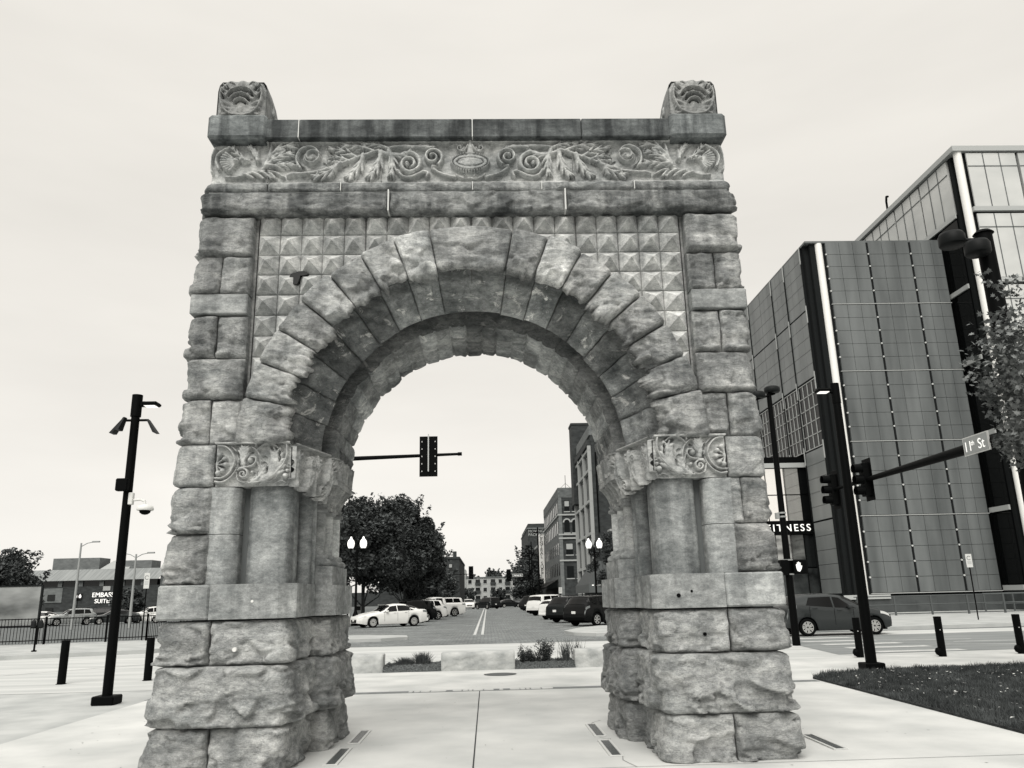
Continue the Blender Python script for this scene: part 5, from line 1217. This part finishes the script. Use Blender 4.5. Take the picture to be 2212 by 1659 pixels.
car('bigsuv','white',6.3,69.5,*d_,'large white utility vehicle in the right parked row',gr_)
car('suv','dark',6.6,81,*d_,'dark vehicle just beyond the large white one on the right',gr_)
car('bigsuv','black',6.6,91,*d_,'tall black vehicle far down the right parked row',gr_)
car('sedan','black',6.8,102,*d_,'low black sedan far down the right parked row',gr_)
car('suv','black',6.9,112,*d_,'last black vehicle visible in the right parked row',gr_)
car('suv','white',12.4,64,.3,.95,'white crossover whose roof shows above the dark parked cars',gr_,z=.13)
car('suv','white',-3.2,136,.1,-1,'white car facing the camera at the far end of the street',gf)
car('bigsuv','dark',.1,128,-.5,.8,'dark minivan crossing at the far end of the street',gf)
car('sedan','silver',-6.2,125,-.3,-1,'silver sedan waiting far down the left side of the street',gf)
car('sedan','dark',4.2,146,.8,.3,'dark sedan turning at the far end of the street',gf)
for x,y,st_,pm,dx,dy,lb in ((-46.6,79,'sedan','white',-.9,-.3,'white sedan half hidden by the glass panel at far left'),(-42.6,78,'suv','silver',-.8,-.55,'silver utility vehicle in the middle of the far left parking lot'),(-39.2,80,'sedan','grey',-.8,-.5,'dark sedan right beside the silver vehicle in the left lot'),(-36.6,83,'suv','white',-.8,-.5,'white vehicle directly right of the left lamp pole'),(-33.2,80,'sedan','white',-.9,-.3,'white car cut off by the left pier of the arch'),(-48.5,96,'suv','dark',-.9,-.3,'dark vehicle in the second row of the left lot')):
    car(st_,pm,x,y,dx,dy,lb,gp)
for k_ in ('sedan','suv','bigsuv','hatch','pickup'):
    if '_p' in protos[k_]: 
        for o in bpy.data.objects:
            if '_p' in o.keys(): del o['_p']
# ================================================================== TREES AND PLANTS
M_bark=mat('bark',.03,rough=.95,noise=(.015,.06,(6,6,2),5)); 
def leafmat(name,lo,hi,tr=.0): return mat(name,hi,rough=.6,spec=.1,noise=(lo,hi,(.9,.9,.9),5))
M_leafd=leafmat('dark_foliage',.014,.10); M_leafm=leafmat('maple_foliage',.06,.28); M_leaff=leafmat('distant_foliage',.03,.10)
def leaves(C,size,rng,up=.4,shape=0):
    n=len(C); nr=rng.normal(size=(n,3)); nr[:,2]=np.abs(nr[:,2])+up; nr/=np.linalg.norm(nr,axis=1)[:,None]
    t=rng.normal(size=(n,3)); t-=nr*(t*nr).sum(1)[:,None]; t/=np.linalg.norm(t,axis=1)[:,None]; s_=np.cross(nr,t); sz=size*rng.uniform(.6,1.3,n)[:,None]
    if shape==0:
        V=np.stack([C-t*sz,C+s_*sz*.5,C+t*sz,C-s_*sz*.5],1).reshape(-1,3); return V,np.arange(n*4).reshape(-1,4)
    # lobed leaf: five pointed outline as a fan
    ang=np.array([-90,-40,-22,15,38,65,90,115,142,165,202,220])*PI/180; rad=np.array([.55,.45,.95,.5,.95,.55,1.15,.55,.95,.5,.95,.45])
    V=np.stack([C+(t*np.sin(a)+s_*np.cos(a))*sz*r-nr*sz*.12*(r-.5) for a,r in zip(ang,rad)],1).reshape(-1,3); return V,np.arange(n*12).reshape(-1,12)
def tree(name,x,y,z0,zc,rx,rz,n,size,seed,label,grp,m_,z_b=0.,lumps=40,twigs=14,trunk=.16,shape=0,cat='tree',ry=None):
    rng=np.random.default_rng(seed); o=empty(name,(x,y,z_b),label,cat,grp); ry=ry or rx
    dirs=rng.normal(size=(lumps,3)); dirs/=np.linalg.norm(dirs,axis=1)[:,None]; rad=rng.uniform(.35,.95,lumps)**.6
    # crown narrows towards the top
    LC=dirs*rad[:,None]; LC=np.stack([LC[:,0]*rx*(1-.25*np.clip(LC[:,2],0,1)),LC[:,1]*ry*(1-.25*np.clip(LC[:,2],0,1)),LC[:,2]*rz],-1)
    idx=rng.integers(0,lumps,n); q=rng.normal(size=(n,3)); q/=np.linalg.norm(q,axis=1)[:,None]; rr=rng.uniform(0,1,n)**.45; lr=rng.uniform(.20,.36,lumps)[idx]
    C=LC[idx]+q*rr[:,None]*lr[:,None]*np.array([rx,ry,min(rz,rx*1.2)])
    tw=[]
    for i in range(twigs):
        a=rng.uniform(0,2*PI); e_=rng.uniform(.1,1.2); b0=np.array([math.cos(a)*math.cos(e_)*rx*.85,math.sin(a)*math.cos(e_)*ry*.85,math.sin(e_)*rz*.85]); d=b0/np.array([rx,ry,rz])+np.array([0,0,.6]); d/=np.linalg.norm(d); ln=rng.uniform(.25,.5)*rx
        k=int(28); t=rng.uniform(0,1,k)[:,None]; tw.append(b0+d*t*ln+rng.normal(size=(k,3))*.07*rx*(1-t*.7))
    if tw: C=np.concatenate([C]+tw)
    V,F=leaves(C,size,rng,shape=shape); V[:,2]+=zc; b=MB(); b.addm(V,F); b.build('crown',m_,o)
    b=MB(); pts=[(0,0,0),(rng.normal()*.05,0,z0*.6),(rng.normal()*.08,rng.normal()*.08,z0+.3*rz),(0,0,zc+.3*rz)]
    rads=[trunk,trunk*.85,trunk*.6,trunk*.25]
    for i in range(3): b.tube(pts[i],pts[i+1],rads[i],rads[i+1],n=10,caps=False)
    for i in range(min(lumps,9)):
        e_=LC[i]+np.array([0,0,zc]); s_=np.array(pts[1+i%2]); m1=(s_*.55+e_*.45)+np.array([0,0,-.15*rz]); b.tube(tuple(s_),tuple(m1),trunk*.4,trunk*.25,n=6,caps=False); b.tube(tuple(m1),tuple(e_),trunk*.25,trunk*.08,n=6,caps=False)
    b.build('trunk',M_bark,o); return o
g1='street trees along the left pavement seen through the arch'
tree('street_tree',-9.4,55,1.8,5.6,3.6,3.9,42000,.15,11,'large dark tree right behind the twin globe lamp on the left',g1,M_leafd,.13,twigs=26)
tree('street_tree',-7.2,64,1.8,6.0,3.3,4.5,40000,.16,12,'tall dark tree with the highest tip, right side of the left clump',g1,M_leafd,.13,twigs=26)
tree('street_tree',-12.0,50,1.8,5.3,3.4,3.7,34000,.15,13,'dark tree at the left of the clump, touching the left pier',g1,M_leafd,.13,twigs=20)
tree('street_tree',-7.0,80,1.6,5.0,3.4,3.8,20000,.2,14,'lower dark tree farther back in the left clump',g1,M_leafd,.13)
g2='distant trees down the street'
tree('street_tree',10.5,62,1.9,4.6,1.7,2.3,9000,.11,15,'small loose tree beside the right globe lamp, touching the right pier',g2,M_leafd,.13,twigs=16,trunk=.07)
tree('street_tree',8.6,172,2,5.0,3.6,3.4,6000,.28,16,'broad bare looking dark tree before the old warehouses',g2,M_leafd,twigs=6)
tree('street_tree',11.5,205,2,8,6,6,6000,.4,17,'dark tree mass left of the warehouse corner',g2,M_leafd,twigs=6)
tree('street_tree',-9,150,1.5,4,4,3,5000,.3,18,'low bushy tree before the distant brick block at left',g2,M_leafd)
tree('street_tree',-5.2,215,1,2.4,2.2,1.8,2500,.35,19,'round tree in front of the pale apartments, left one',g2,M_leaff)
tree('street_tree',3.2,220,1,2.4,2.0,1.8,2500,.35,20,'round tree in front of the pale apartments, right one',g2,M_leaff)
tree('hilltop_tree',3.5,420,3,12,5,4.5,4000,.6,21,'rounded tree on the skyline above the pale apartments',g2,M_leaff)
tree('hilltop_tree',-9,420,3,9,6,4,3000,.8,22,'low tree on the skyline left of the far signal head',g2,M_leaff)
tree('hilltop_tree',20,430,3,11,9,5,4000,.8,23,'wide tree on the skyline left of the moving warehouse',g2,M_leaff)
g3='trees around the far left parking lot'
tree('lot_tree',-60.5,96,2,4.9,4.9,3.8,16000,.25,24,'big dark tree at the far left edge above the glass panel',g3,M_leafd,twigs=20)
tree('lot_tree',-42,112,1,2.5,3.2,3.2,6000,.28,25,'dense dark shrub tree beside the left pier of the arch',g3,M_leafd)
tree('lot_tree',-50,108,1,2.2,2.2,1.8,3500,.25,26,'small leafless looking shrub below the hotel lettering',g3,M_leaff)
tree('maple_tree',11.1,4.7,2.2,5.3,1.9,2.8,12500,.062,27,'maple tree with lobed leaves at the right picture edge',None,M_leafm,lumps=46,twigs=10,trunk=.09,shape=1)
# planting bed shrubs
def shrub(x,y,w,h,n,size,seed,label,grass=False,m_=None,grp='low plants in the bed between the limestone blocks'):
    rng=np.random.default_rng(seed); o=empty('shrub' if not grass else 'ornamental_grass',(x,y,.05),label,'plant',grp); b=MB()
    if grass:
        for i in range(n):
            a=rng.uniform(0,2*PI); l=h*rng.uniform(.5,1.1); s_=rng.uniform(.0,.5)*w; bx,by=rng.normal(0,w*.14),rng.normal(0,w*.14); tx,ty=bx+math.cos(a)*s_,by+math.sin(a)*s_; q=.004
            b.addm([(bx-q,by,0),(bx+q,by,0),(bx+(tx-bx)*.4+q,by+(ty-by)*.4,l*.6),(bx+(tx-bx)*.4-q,by+(ty-by)*.4,l*.6),(tx,ty,l)],[(0,1,2,3),(3,2,4)])
        b.build('blades',m_ or M_leafd,o)
    else:
        st_=[];C=[]
        for i in range(14):
            a=rng.uniform(0,2*PI); l=h*rng.uniform(.55,1.0); s_=rng.uniform(.1,.5)*w; e_=np.array([math.cos(a)*s_,math.sin(a)*s_*.6,l]); b.tube((0,0,0),tuple(e_),.006,.003,n=5,caps=False)
            t=rng.uniform(.15,1,n//14)[:,None]; C.append(e_*t+rng.normal(size=(n//14,3))*.035)
        b.build('stems',M_bark,o); V,F=leaves(np.concatenate(C),size,rng); b=MB(); b.addm(V,F); b.build('foliage',m_ or M_leafd,o)
    return o
shrub(.98,11.55,.42,.46,1700,.022,31,'leafy dark shrub touching the right end of the middle limestone block')
shrub(1.22,11.6,.40,.36,1400,.022,33,'low leafy shrub in the middle of the right planting bed')
shrub(1.50,11.6,.50,.58,1900,.024,32,'tallest leafy shrub in the right planting bed')
shrub(2.0,11.6,.5,.62,90,.02,34,'upright wispy grass beside the right limestone block',True)
shrub(2.32,11.95,.5,.60,60,.02,38,'thin pale grass stalks rising behind the right limestone block',True)
shrub(1.82,11.6,.3,.18,160,.02,35,'small tuft of fine grass right of the tallest shrub',True)
shrub(-1.85,11.7,.6,.26,500,.02,36,'soft low grass clump at left of the left planting bed',True)
shrub(-1.45,11.7,.5,.36,500,.02,37,'taller soft grass clump at right of the left planting bed',True)
shrub(-2.15,11.5,.4,.14,300,.02,39,'tiny ground cover tuft beside the left limestone block',True)
# ================================================================== DISTANT BUILDINGS
def brick(name,lo,hi): return mat(name,hi,rough=.9,noise=(lo,hi,(1.2,1.2,2.5),7))
M_b1=brick('dark_brick',.022,.05); M_b2=brick('grey_brick',.022,.05); M_b3=brick('light_brick',.07,.14); M_stuc=brick('stucco_wall',.11,.17); M_cream=brick('cream_render',.30,.40); M_strm=mat('stone_trim',.32,rough=.8); M_dwin=mat('window_glass',.012,rough=.1)
def bld(name,x,y,label): return empty(name,(x,y,0),label,'building')
def bx(par,name,x0,x1,y0,y1,z0,z1,m_,**k): b=MB(); b.box(x0,x1,y0,y1,z0,z1); return part(b,name,m_,par)
def win_y(par,x,w,y,z0,z1,arch=False,frame=M_strm,blind=False):   # window on a wall facing -y
    b=MB(); poly=[(x-w/2,z0),(x+w/2,z0)]+([(x+w/2,z1)]+[(x+w/2*math.cos(t),z1+w/2*math.sin(t)) for t in np.linspace(0,PI,9)[1:-1]]+[(x-w/2,z1)] if arch else [(x+w/2,z1),(x-w/2,z1)])
    b.prism(poly,'y',y-.03,y+.1); f=part(b,'window',M_dwin,par)
    if frame:
        b=MB()
        if arch:
            o_=[(x+(w/2+.28)*math.cos(t),z1+(w/2+.28)*math.sin(t)) for t in np.linspace(0,PI,11)]+[(x+(w/2+.02)*math.cos(t),z1+(w/2+.02)*math.sin(t)) for t in np.linspace(PI,0,11)]; b.prism(o_,'y',y-.12,y)
        b.box(x-w/2-.12,x+w/2+.12,y-.12,y,z0-.18,z0); 
        q=b.build('window_surround',frame,f,fix=True)
    if blind: b=MB(); b.box(x-w/2+.06,x+w/2-.06,y-.05,y-.03,z0+(z1-z0)*.5,z1); b.build('blind',M_strm,f)
def win_x(par,x,y,w,z0,z1,frame=None,m_=M_dwin):                      # window on a wall facing -x
    b=MB(); b.box(x-.04,x+.1,y-w/2,y+w/2,z0,z1); f=part(b,'window',m_,par)
    if frame: b=MB(); b.box(x-.14,x,y-w/2-.1,y+w/2+.1,z0-.2,z0); b.build('window_sill',frame,f)
# tall brick block
A=bld('tall_brick_building',14,95,'tallest old brick building beyond the arch, with white pilasters and rows of narrow windows')
bx(A,'wall',14.05,24,95,113.5,0,22.3,M_b1); bx(A,'parapet',13.9,24,94.9,113.6,22.3,23.6,M_stuc); bx(A,'cornice',13.55,14.05,95.1,113.5,20.9,21.7,M_b2)
bx(A,'stair_tower',13.3,16.2,110.5,113.8,15,27.0,M_b1); bx(A,'tower_cap',13.2,16.4,110.4,113.9,27.0,27.3,M_b2)
for z in (5.2,9.4,13.6,17.6,20.3): bx(A,'floor_band',13.7,14.05,95.0,113.5,z,z+.35,M_strm)
for y in (95.25,101.2,107.2,113.2): bx(A,'pilaster',13.6,14.05,y-.22,y+.22,0,20.9,M_strm)
for z0,z1 in ((5.7,9.0),(10.0,13.0),(14.2,17.1),(18.1,20.0)):
    for y in (96.6,97.9,99.2,102.6,103.9,105.2,108.6,109.9,111.2): win_x(A,14.0,y,.85,z0,z1)
bx(A,'downpipe',14.5,14.7,94.8,94.98,9.6,20,M_blk)
bx(A,'side_pilaster',14.05,14.5,94.85,95,0,22.3,M_b2)
A=bld('low_stucco_building',16,91,'lower light stucco building against the tall brick building, beside the right pier')
bx(A,'wall',15.7,26,92.5,94.7,0,9.5,M_stuc); bx(A,'coping',15.6,26,92.4,94.7,9.5,9.75,M_strm)
# awning restaurant
A=bld('awning_shop',12,80,'small corner shop with a long sloped dark awning beside the right globe lamp')
bx(A,'wall',12.0,20,82,92,0,4.0,M_b2); b=MB(); b.addm([(11.0,79,2.9),(20,79,2.9),(20,82,5.4),(12.6,82,5.4),(11.0,92,2.9),(12.6,90,5.4)],[(0,1,2,3),(0,3,5,4)]); part(b,'awning',mat('awning_cloth',.05,rough=.8),A)
b=MB(); b.box(11.0,20,78.96,79,2.0,2.9); b.box(10.96,11.0,79,92,2.0,2.9); part(b,'valance',mat('valance_cloth',.09,rough=.8),A)
b=MB(); 
for x in np.arange(11.3,17,.35): b.box(x,x+.2,78.92,78.95,2.72,2.82)
o=part(b,'valance_trim',M_letter,A); o['kind']='stuff'
bx(A,'window',12.8,14.8,81.9,82,1.0,2.1,M_dwin)
# mid warehouse
A=bld('arched_window_warehouse',14,144,'five storey light brick warehouse with arched windows and pale string courses')
bx(A,'wall',14.0,26,144,184,0,20.0,M_b2); bx(A,'street_face',13.9,14.0,144.0,184,0,20.0,M_b3); bx(A,'parapet',13.85,26,143.9,184,20.0,21.9,M_b3); bx(A,'corner_strip',13.85,14.5,143.85,144.0,0,20,M_stuc)
for z in (8.1,12.2,12.9,16.6): bx(A,'string_course',13.75,26,143.75,144.0,z,z+.28,M_strm)
bx(A,'string_course',13.7,13.9,144,184,16.6,16.9,M_strm)
for x in (15.5,17.0,18.5): win_y(A,x,.95,144,17.4,19.3,blind=True); win_y(A,x-.1,1.0,144,13.4,15.3,arch=True)
for x in (15.7,17.6): win_y(A,x,1.3,144,9.3,11.3,arch=False,blind=True); win_y(A,x,1.3,144,5.0,7.2)
for k_,(z0,z1) in enumerate(((17.3,19.2),(13.4,15.7),(9.4,11.6),(5.6,8.0))):
    for i in range(9): win_x(A,13.9,147+4.2*i,1.5,z0,z1)
b=MB(); b.addm([(11.4,150,3.6),(11.4,186,3.6),(13.9,186,5.0),(13.9,150,5.0)],[(0,1,2,3)]); b.addm([(11.4,150,3.2),(11.4,186,3.2),(11.4,186,3.6),(11.4,150,3.6)],[(0,1,2,3)]); part(b,'street_canopy',M_blk,A)
bx(A,'shop_front',13.7,13.9,146,184,0,3.4,M_blk)
b=MB(); b.tube((15.6,146,21.9),(15.6,146,24.6),.05); b.tube((14.6,146,22.1),(15.6,146,23.0),.03); b.tube((16.6,146,22.1),(15.6,146,23.0),.03); part(b,'roof_antenna',M_dkm,A)
# vertical sign
A=empty('vertical_sign',(13.2,187,0),'tall white vertical shop sign with stacked dark letters, along the warehouses','sign')
bx(A,'sign_board',12.65,13.95,186.9,187.1,4.4,16.4,mat('bright_sign_board',.62))
for i,ch in enumerate('CENTRAL SUPPLY'):
    if ch!=' ': text(ch,1.15,(13.3,186.85,15.9-.80*i),(R(90),0,0),M_blk,A,'letter',.01)
bx(A,'arm',13.9,14.2,186.95,187.05,8,8.2,M_blk); bx(A,'arm',13.9,14.2,186.95,187.05,14,14.2,M_blk)
# brick behind the sign and moving warehouse
A=bld('plain_brick_warehouse',14,188,'plain dark brick warehouse behind the vertical sign'); bx(A,'wall',14.2,26,188,232,0,15,M_b1); bx(A,'cornice',13.9,26,187.8,232,15,15.5,M_strm)
for i in range(8):
    for z in (4.5,8.0,11.5): win_x(A,14.2,191+5*i,1.8,z,z+2.0)
A=bld('moving_warehouse',12.6,236,'old warehouse with faded white moving and packing lettering under its roof')
bx(A,'wall',12.7,26,236,280,0,21.8,M_b1); bx(A,'cornice',12.3,26,235.6,280,21.8,22.15,M_stuc); bx(A,'parapet',12.7,26,236,280,22.15,23.4,M_b1); bx(A,'street_face',12.5,12.7,236,280,0,21.8,M_b2)
text('MOVING',1.15,(15.1,235.85,21.1),(R(90),0,0),M_strm,A,'painted_lettering',.02,1.05); text('PACKING',1.15,(15.2,235.85,20.05),(R(90),0,0),M_strm,A,'painted_lettering',.02,1.0)
for x in (14.7,16.9): win_y(A,x,1.4,236,11.8,14.5,arch=True)
# distant left brick block and apartments
A=bld('brick_apartment_block',-8,160,'dark brick block at the left of the street end, partly behind the trees')
bx(A,'wall',-22,-5.6,160,200,0,9.8,M_b1); bx(A,'parapet',-22,-5.5,159.8,200,9.8,10.2,M_b2); bx(A,'chimney',-6.9,-6.2,160,162,10.2,11.3,M_b2)
for i,x in enumerate((-7.4,-10.5,-13.5)):
    for z in (2.2,4.8,7.4): win_y(A,x,.7,160,z,z+1.3,frame=None,blind=True)
for i in range(5):
    for z in (3.5,7.0): win_x(A,-5.7,0,0,0,0) if False else None
bx(A,'shop_sign',-10.5,-6.3,159.6,159.8,3.7,4.5,M_strm)
A=bld('pale_apartments',0,262,'long pale apartment building with dark balconies closing the end of the street')
bx(A,'wall',-12,8.5,262,280,0,8.4,M_cream); bx(A,'left_tower',-14,-7,261.5,275,0,11.2,M_cream); bx(A,'roof_edge',-12,8.7,261.7,280,8.4,8.7,M_stuc)
for x in (-5.6,-3.0,-.6,2.0,4.4,6.8):
    for z in (1.2,3.8,6.4):
        if x in (-3.0,2.0,6.8): 
            bx(A,'balcony',x-.9,x+.9,261.3,262,z-.2,z+.55,M_b1); win_y(A,x,1.5,262,z,z+1.5,frame=None)
        else: win_y(A,x,1.1,262,z+.2,z+1.4,frame=M_strm)
bx(A,'wall',-300,-14,300,320,0,5,M_b2); bx(A,'wall',30,300,300,320,0,6,M_b2)
# hills behind
b=MB(); X=np.linspace(-700,700,60); Z=4+5*np.array([vnoise(np.array([[x,0,0]]),(90,1,1),3)[0] for x in X])
b.grid(np.stack([np.stack([X,X*0+430,X*0-1],-1),np.stack([X,X*0+480,Z],-1),np.stack([X,X*0+900,Z*.8],-1)],1)); o=b.build('hills',M_leaff); o['kind']='structure'
# ---- hotel at far left
A=bld('hotel_building',-62,130,'low dark hotel building with pale slatted roof and white lettering, far left')
bx(A,'wall',-82,-54.5,130,160,0,5.2,M_b1); bx(A,'upper_wall',-80,-55,130.3,160,5.2,6.2,M_dwin)
for x in np.arange(-78,-56,3.4): bx(A,'window_pier',x,x+.7,130.1,130.3,5.2,6.2,M_stuc)
b=MB(); b.addm([(-82,129.4,6.2),(-54.5,129.4,6.2),(-54.5,133,8.1),(-82,133,8.1)],[(0,1,2,3)]); b.box(-82,-54.5,129.4,133,6.15,6.2); part(b,'roof',mat('slatted_roof',.2,noise=(.15,.26,(6,.2,.2),2)),A)
bx(A,'rooftop_unit',-75.5,-67.5,136,140,8.0,10.2,M_stuc); bx(A,'rooftop_unit',-63.5,-58.5,136,140,8.0,9.6,M_stuc); b=MB(); b.addm([(-67,135,8.1),(-62,135,8.1),(-62.6,139,9.8),(-66.4,139,9.8)],[(0,1,2,3)]); part(b,'skylight',M_strm,A)
bx(A,'wall_panel',-73.5,-70.2,129.9,130,2.7,5.0,M_stuc)
for x,z in ((-71.9,3.5),(-67.5,3.6),(-58.5,4.0),(-72,1.4),(-66,1.3)): bx(A,'window',x-.6,x+.6,129.8,129.9,z-.5,z+.5,M_dwin)
bx(A,'logo_panel',-63.6,-62.4,129.8,129.9,4.45,5.15,M_strm)
text('EMBASSY',1.05,(-63.1,129.7,3.75),(R(90),0,0),M_letter,A,'sign_lettering',.05,1.0); text('SUITES',.95,(-63.3,129.7,2.75),(R(90),0,0),M_letter,A,'sign_lettering',.05,1.0)
bx(A,'entrance_canopy',-72,-66,127,130,.9,1.2,M_stuc)
A=bld('grey_hotel_wing',-48,128,'plain grey building wing between the hotel and the left pier'); bx(A,'wall',-54.4,-30,130,160,0,6.7,mat('grey_wall',.075,noise=(.06,.09,(.4,.4,.4),4))); bx(A,'roof_edge',-54.4,-30,129.8,160,6.7,7.0,M_strm)
for x in (-52,-49,-46): bx(A,'wall_band',x,x+2.4,129.8,130,2.2,2.5,M_stuc)
# ---- lamps in the distance
def lotlamp(x,y,h,label,two=False):
    o=empty('lot_light',(x,y,0),label,'lamp post','pale tall light poles in the left parking lot'); m_=bpy.data.materials.get('pale_pole') or mat('pale_pole',.28,rough=.6)
    b=MB(); b.tube((0,0,0),(0,0,h),.13,.07,n=10); b.build('pole',m_,o)
    for s_ in ((1,-1) if two else (1,)):
        b=MB(); b.path([(0,0,h-.3),(s_*.5,0,h-.02),(s_*1.3,0,h+.12)],.035,n=6); b.build('arm',m_,o); b=MB(); b.bbox(min(s_*.9,s_*1.5),max(s_*.9,s_*1.5),-.12,.12,h+.03,h+.15,b=.03); b.build('lamp_head',m_,o)
lotlamp(-33.6,60,6.9,'pale light pole with one arm left of the left lamp pole'); lotlamp(-29.0,60,5.9,'pale light pole with two arms between the left lamp pole and the arch',True)
def globe_lamp(x,y,z,label,s=1.):
    o=empty('globe_lamp',(x,y,z),label,'street lamp','black street lamps with twin white globes'); 
    b=MB(); b.lathe((0,0,0),[(.30*s,0),(.30*s,.12),(.22*s,.2),(.2*s,.7),(.12*s,.85),(.085*s,1.0)],n=16); b.tube((0,0,.9),(0,0,4.9*s),.09*s,.07*s,n=14); b.lathe((0,0,4.9*s),[(.07,0),(.13,.1),(.07,.25),(.1,.35),(0,.5)],n=12); b.build('post',M_blk,o)
    b=MB(); 
    for k in (-1,1): b.path([(0,0,4.8*s),(k*.3*s,0,4.75*s),(k*.44*s,0,5.0*s),(k*.44*s,0,5.3*s)],.045,n=8)
    b.build('arms',M_blk,o)
    for k in (-1,1):
        b=MB(); b.lathe((k*.44*s,0,5.3*s),[(.0,0),(.17*s,.0),(.24*s,.16*s),(.255*s,.34*s),(.22*s,.50*s),(.12*s,.62*s),(.07*s,.70*s),(.06*s,.78*s),(0,.82*s)],n=18); b.build('globe',M_globe,o)
    return o
globe_lamp(-8.45,45.5,.13,'twin white globe lamp before the dark trees on the left',.93)
globe_lamp(8.95,58,.13,'twin white globe lamp beside the right pier, before the brick building')
globe_lamp(-36,92,0,'small twin globe lamp in front of the dark hotel wall',.62); globe_lamp(-50.5,95,0,'small twin globe lamp beside the big dark tree at left',.55)
# far signals
def farmast(x,y,h,xe,hz,label,sign=None):
    o=empty('signal_mast',(x,y,0),label,'signal mast','signal masts at the street ends'); b=MB(); b.tube((0,0,0),(0,0,h),.12,.09,n=10); b.build('pole',M_blk,o)
    b=MB(); b.tube((0,0,hz),(xe-x,0,hz+.05),.08,.05,n=8); b.build('signal_arm',M_blk,o); return o
farmast(-9.5,150,6.5,-3.2,6.3,'distant signal mast reaching over the street from the left'); farmast(8.4,150,10.5,4.2,6.0,'distant signal mast with a street sign reaching over from the right')
s_=signal('traffic_signal',(-3.0,149.8,6.6),R(0),'small distant traffic signal on the left mast, before the sky'); s_.scale=(1.5,1.5,1.8)
s_=signal('traffic_signal',(4.3,149.8,6.0),R(0),'small distant traffic signal on the right mast'); s_.scale=(1.4,1.4,1.6)
SN2=empty('street_name_sign',(6.0,149.7,5.9),'small framed street name sign on the distant right mast arm','street sign'); b=MB(); b.box(-1.0,1.0,0,.04,-.28,.28); b.build('sign_frame',M_white,SN2); b=MB(); b.box(-.94,.94,-.01,.0,-.22,.22); b.build('sign_face',M_pan,SN2); text('Harney St',.36,(6.0,149.68,5.9),(R(90),0,0),M_letter,SN2,'lettering',.002)
SN3=empty('framed_sign',(-6.9,149.7,5.2),'small dark sign with white frame under the distant left mast arm','sign'); b=MB(); b.box(-.9,.9,0,.04,-.4,.4); b.build('sign_frame',M_white,SN3); b=MB(); b.box(-.8,.8,-.01,.0,-.3,.3); b.build('sign_face',M_blk,SN3)
o=empty('tall_light_pole',(7.0,100,0),'tall thin dark light pole before the vertical sign','light pole','dark light poles down the street'); b=MB(); b.tube((0,0,0),(0,0,10.8),.13,.09,n=10); b.build('pole',M_blk,o); b=MB(); b.box(-.7,0,-.1,.1,10.0,10.15); b.build('lamp_head',M_blk,o)
o=copy_tree(o); o.location=(7.6,128,0); o['label']='second thin dark light pole just left of the first, farther back'
# near mast through the arch
NM=empty('signal_mast',(-8.8,18,0),'black mast whose arm reaches into the arch opening from the left','signal mast')
b=MB(); b.tube((0,0,0),(0,0,6.6),.16,.13,n=16); b.build('pole',M_blk,NM); b=MB(); b.tube((0,0,6.12),(8.0,0,6.33),.11,.045,n=16); b.tube((8.0,0,6.33),(8.14,0,6.335),.06,.06,n=12); b.build('signal_arm',M_blk,NM)
s_=signal('traffic_signal',(-1.77,18,6.25),R(180),'traffic signal seen from behind, hanging in the arch opening'); b=MB(); b.box(-.02,.02,.18,.21,-.52,.74); b.build('mount_bar',M_galv,s_)
b=MB()
for sx in (-.22,.22):
    for z in (-.5,-.25,.0,.25,.5): b.box(sx-.012,sx+.012,.116,.12,z-.02,z+.02)
b.build('plate_holes',M_white,s_)['kind']='stuff'
# small things before the parked sedan
def meter(x,y,label,h=1.25):
    o=empty('parking_meter',(x,y,.13),label,'parking meter','parking meters'); b=MB(); b.tube((0,0,0),(0,0,h-.2),.035,n=10); b.build('post',M_blk,o); b=MB(); b.bbox(-.10,.10,-.07,.07,h-.25,h,b=.03); b.lathe((0,0,h-.02),[(.09,0),(.08,.06),(0,.12)],n=12,sy=.7); b.build('meter_head',M_dkm,o); b=MB(); b.box(-.06,.06,-.05,.05,.42,.52); b.build('tag_plate',M_dkm,o)
meter(-6.05,28.2,'black parking meter on the left kerb corner, in front of the white sedan',1.5); meter(-9.9,45,'black parking meter beside the left globe lamp')
for i,(x,y,lb) in enumerate(((-9.6,49,'pale newspaper box beside the left tree trunk'),(-10.2,58,'pale newspaper box between the left tree trunks'),(-8.9,62,'pale utility cabinet behind the white sedan roof'))):
    o=empty('street_cabinet',(x,y,.13),lb,'cabinet'); b=MB(); b.bbox(-.28,.28,-.2,.2,.45,1.25,b=.03); b.build('cabinet',M_strm,o); b=MB(); b.box(-.2,.2,-.21,-.2,.85,1.15); b.build('front_window',M_dkm,o); b=MB(); b.box(-.05,.05,-.05,.05,0,.45); b.build('pedestal',M_blk,o)
parksign(8.7,88,2.6,'tiny white parking sign by the right parked cars',w=.4,hh=.7)
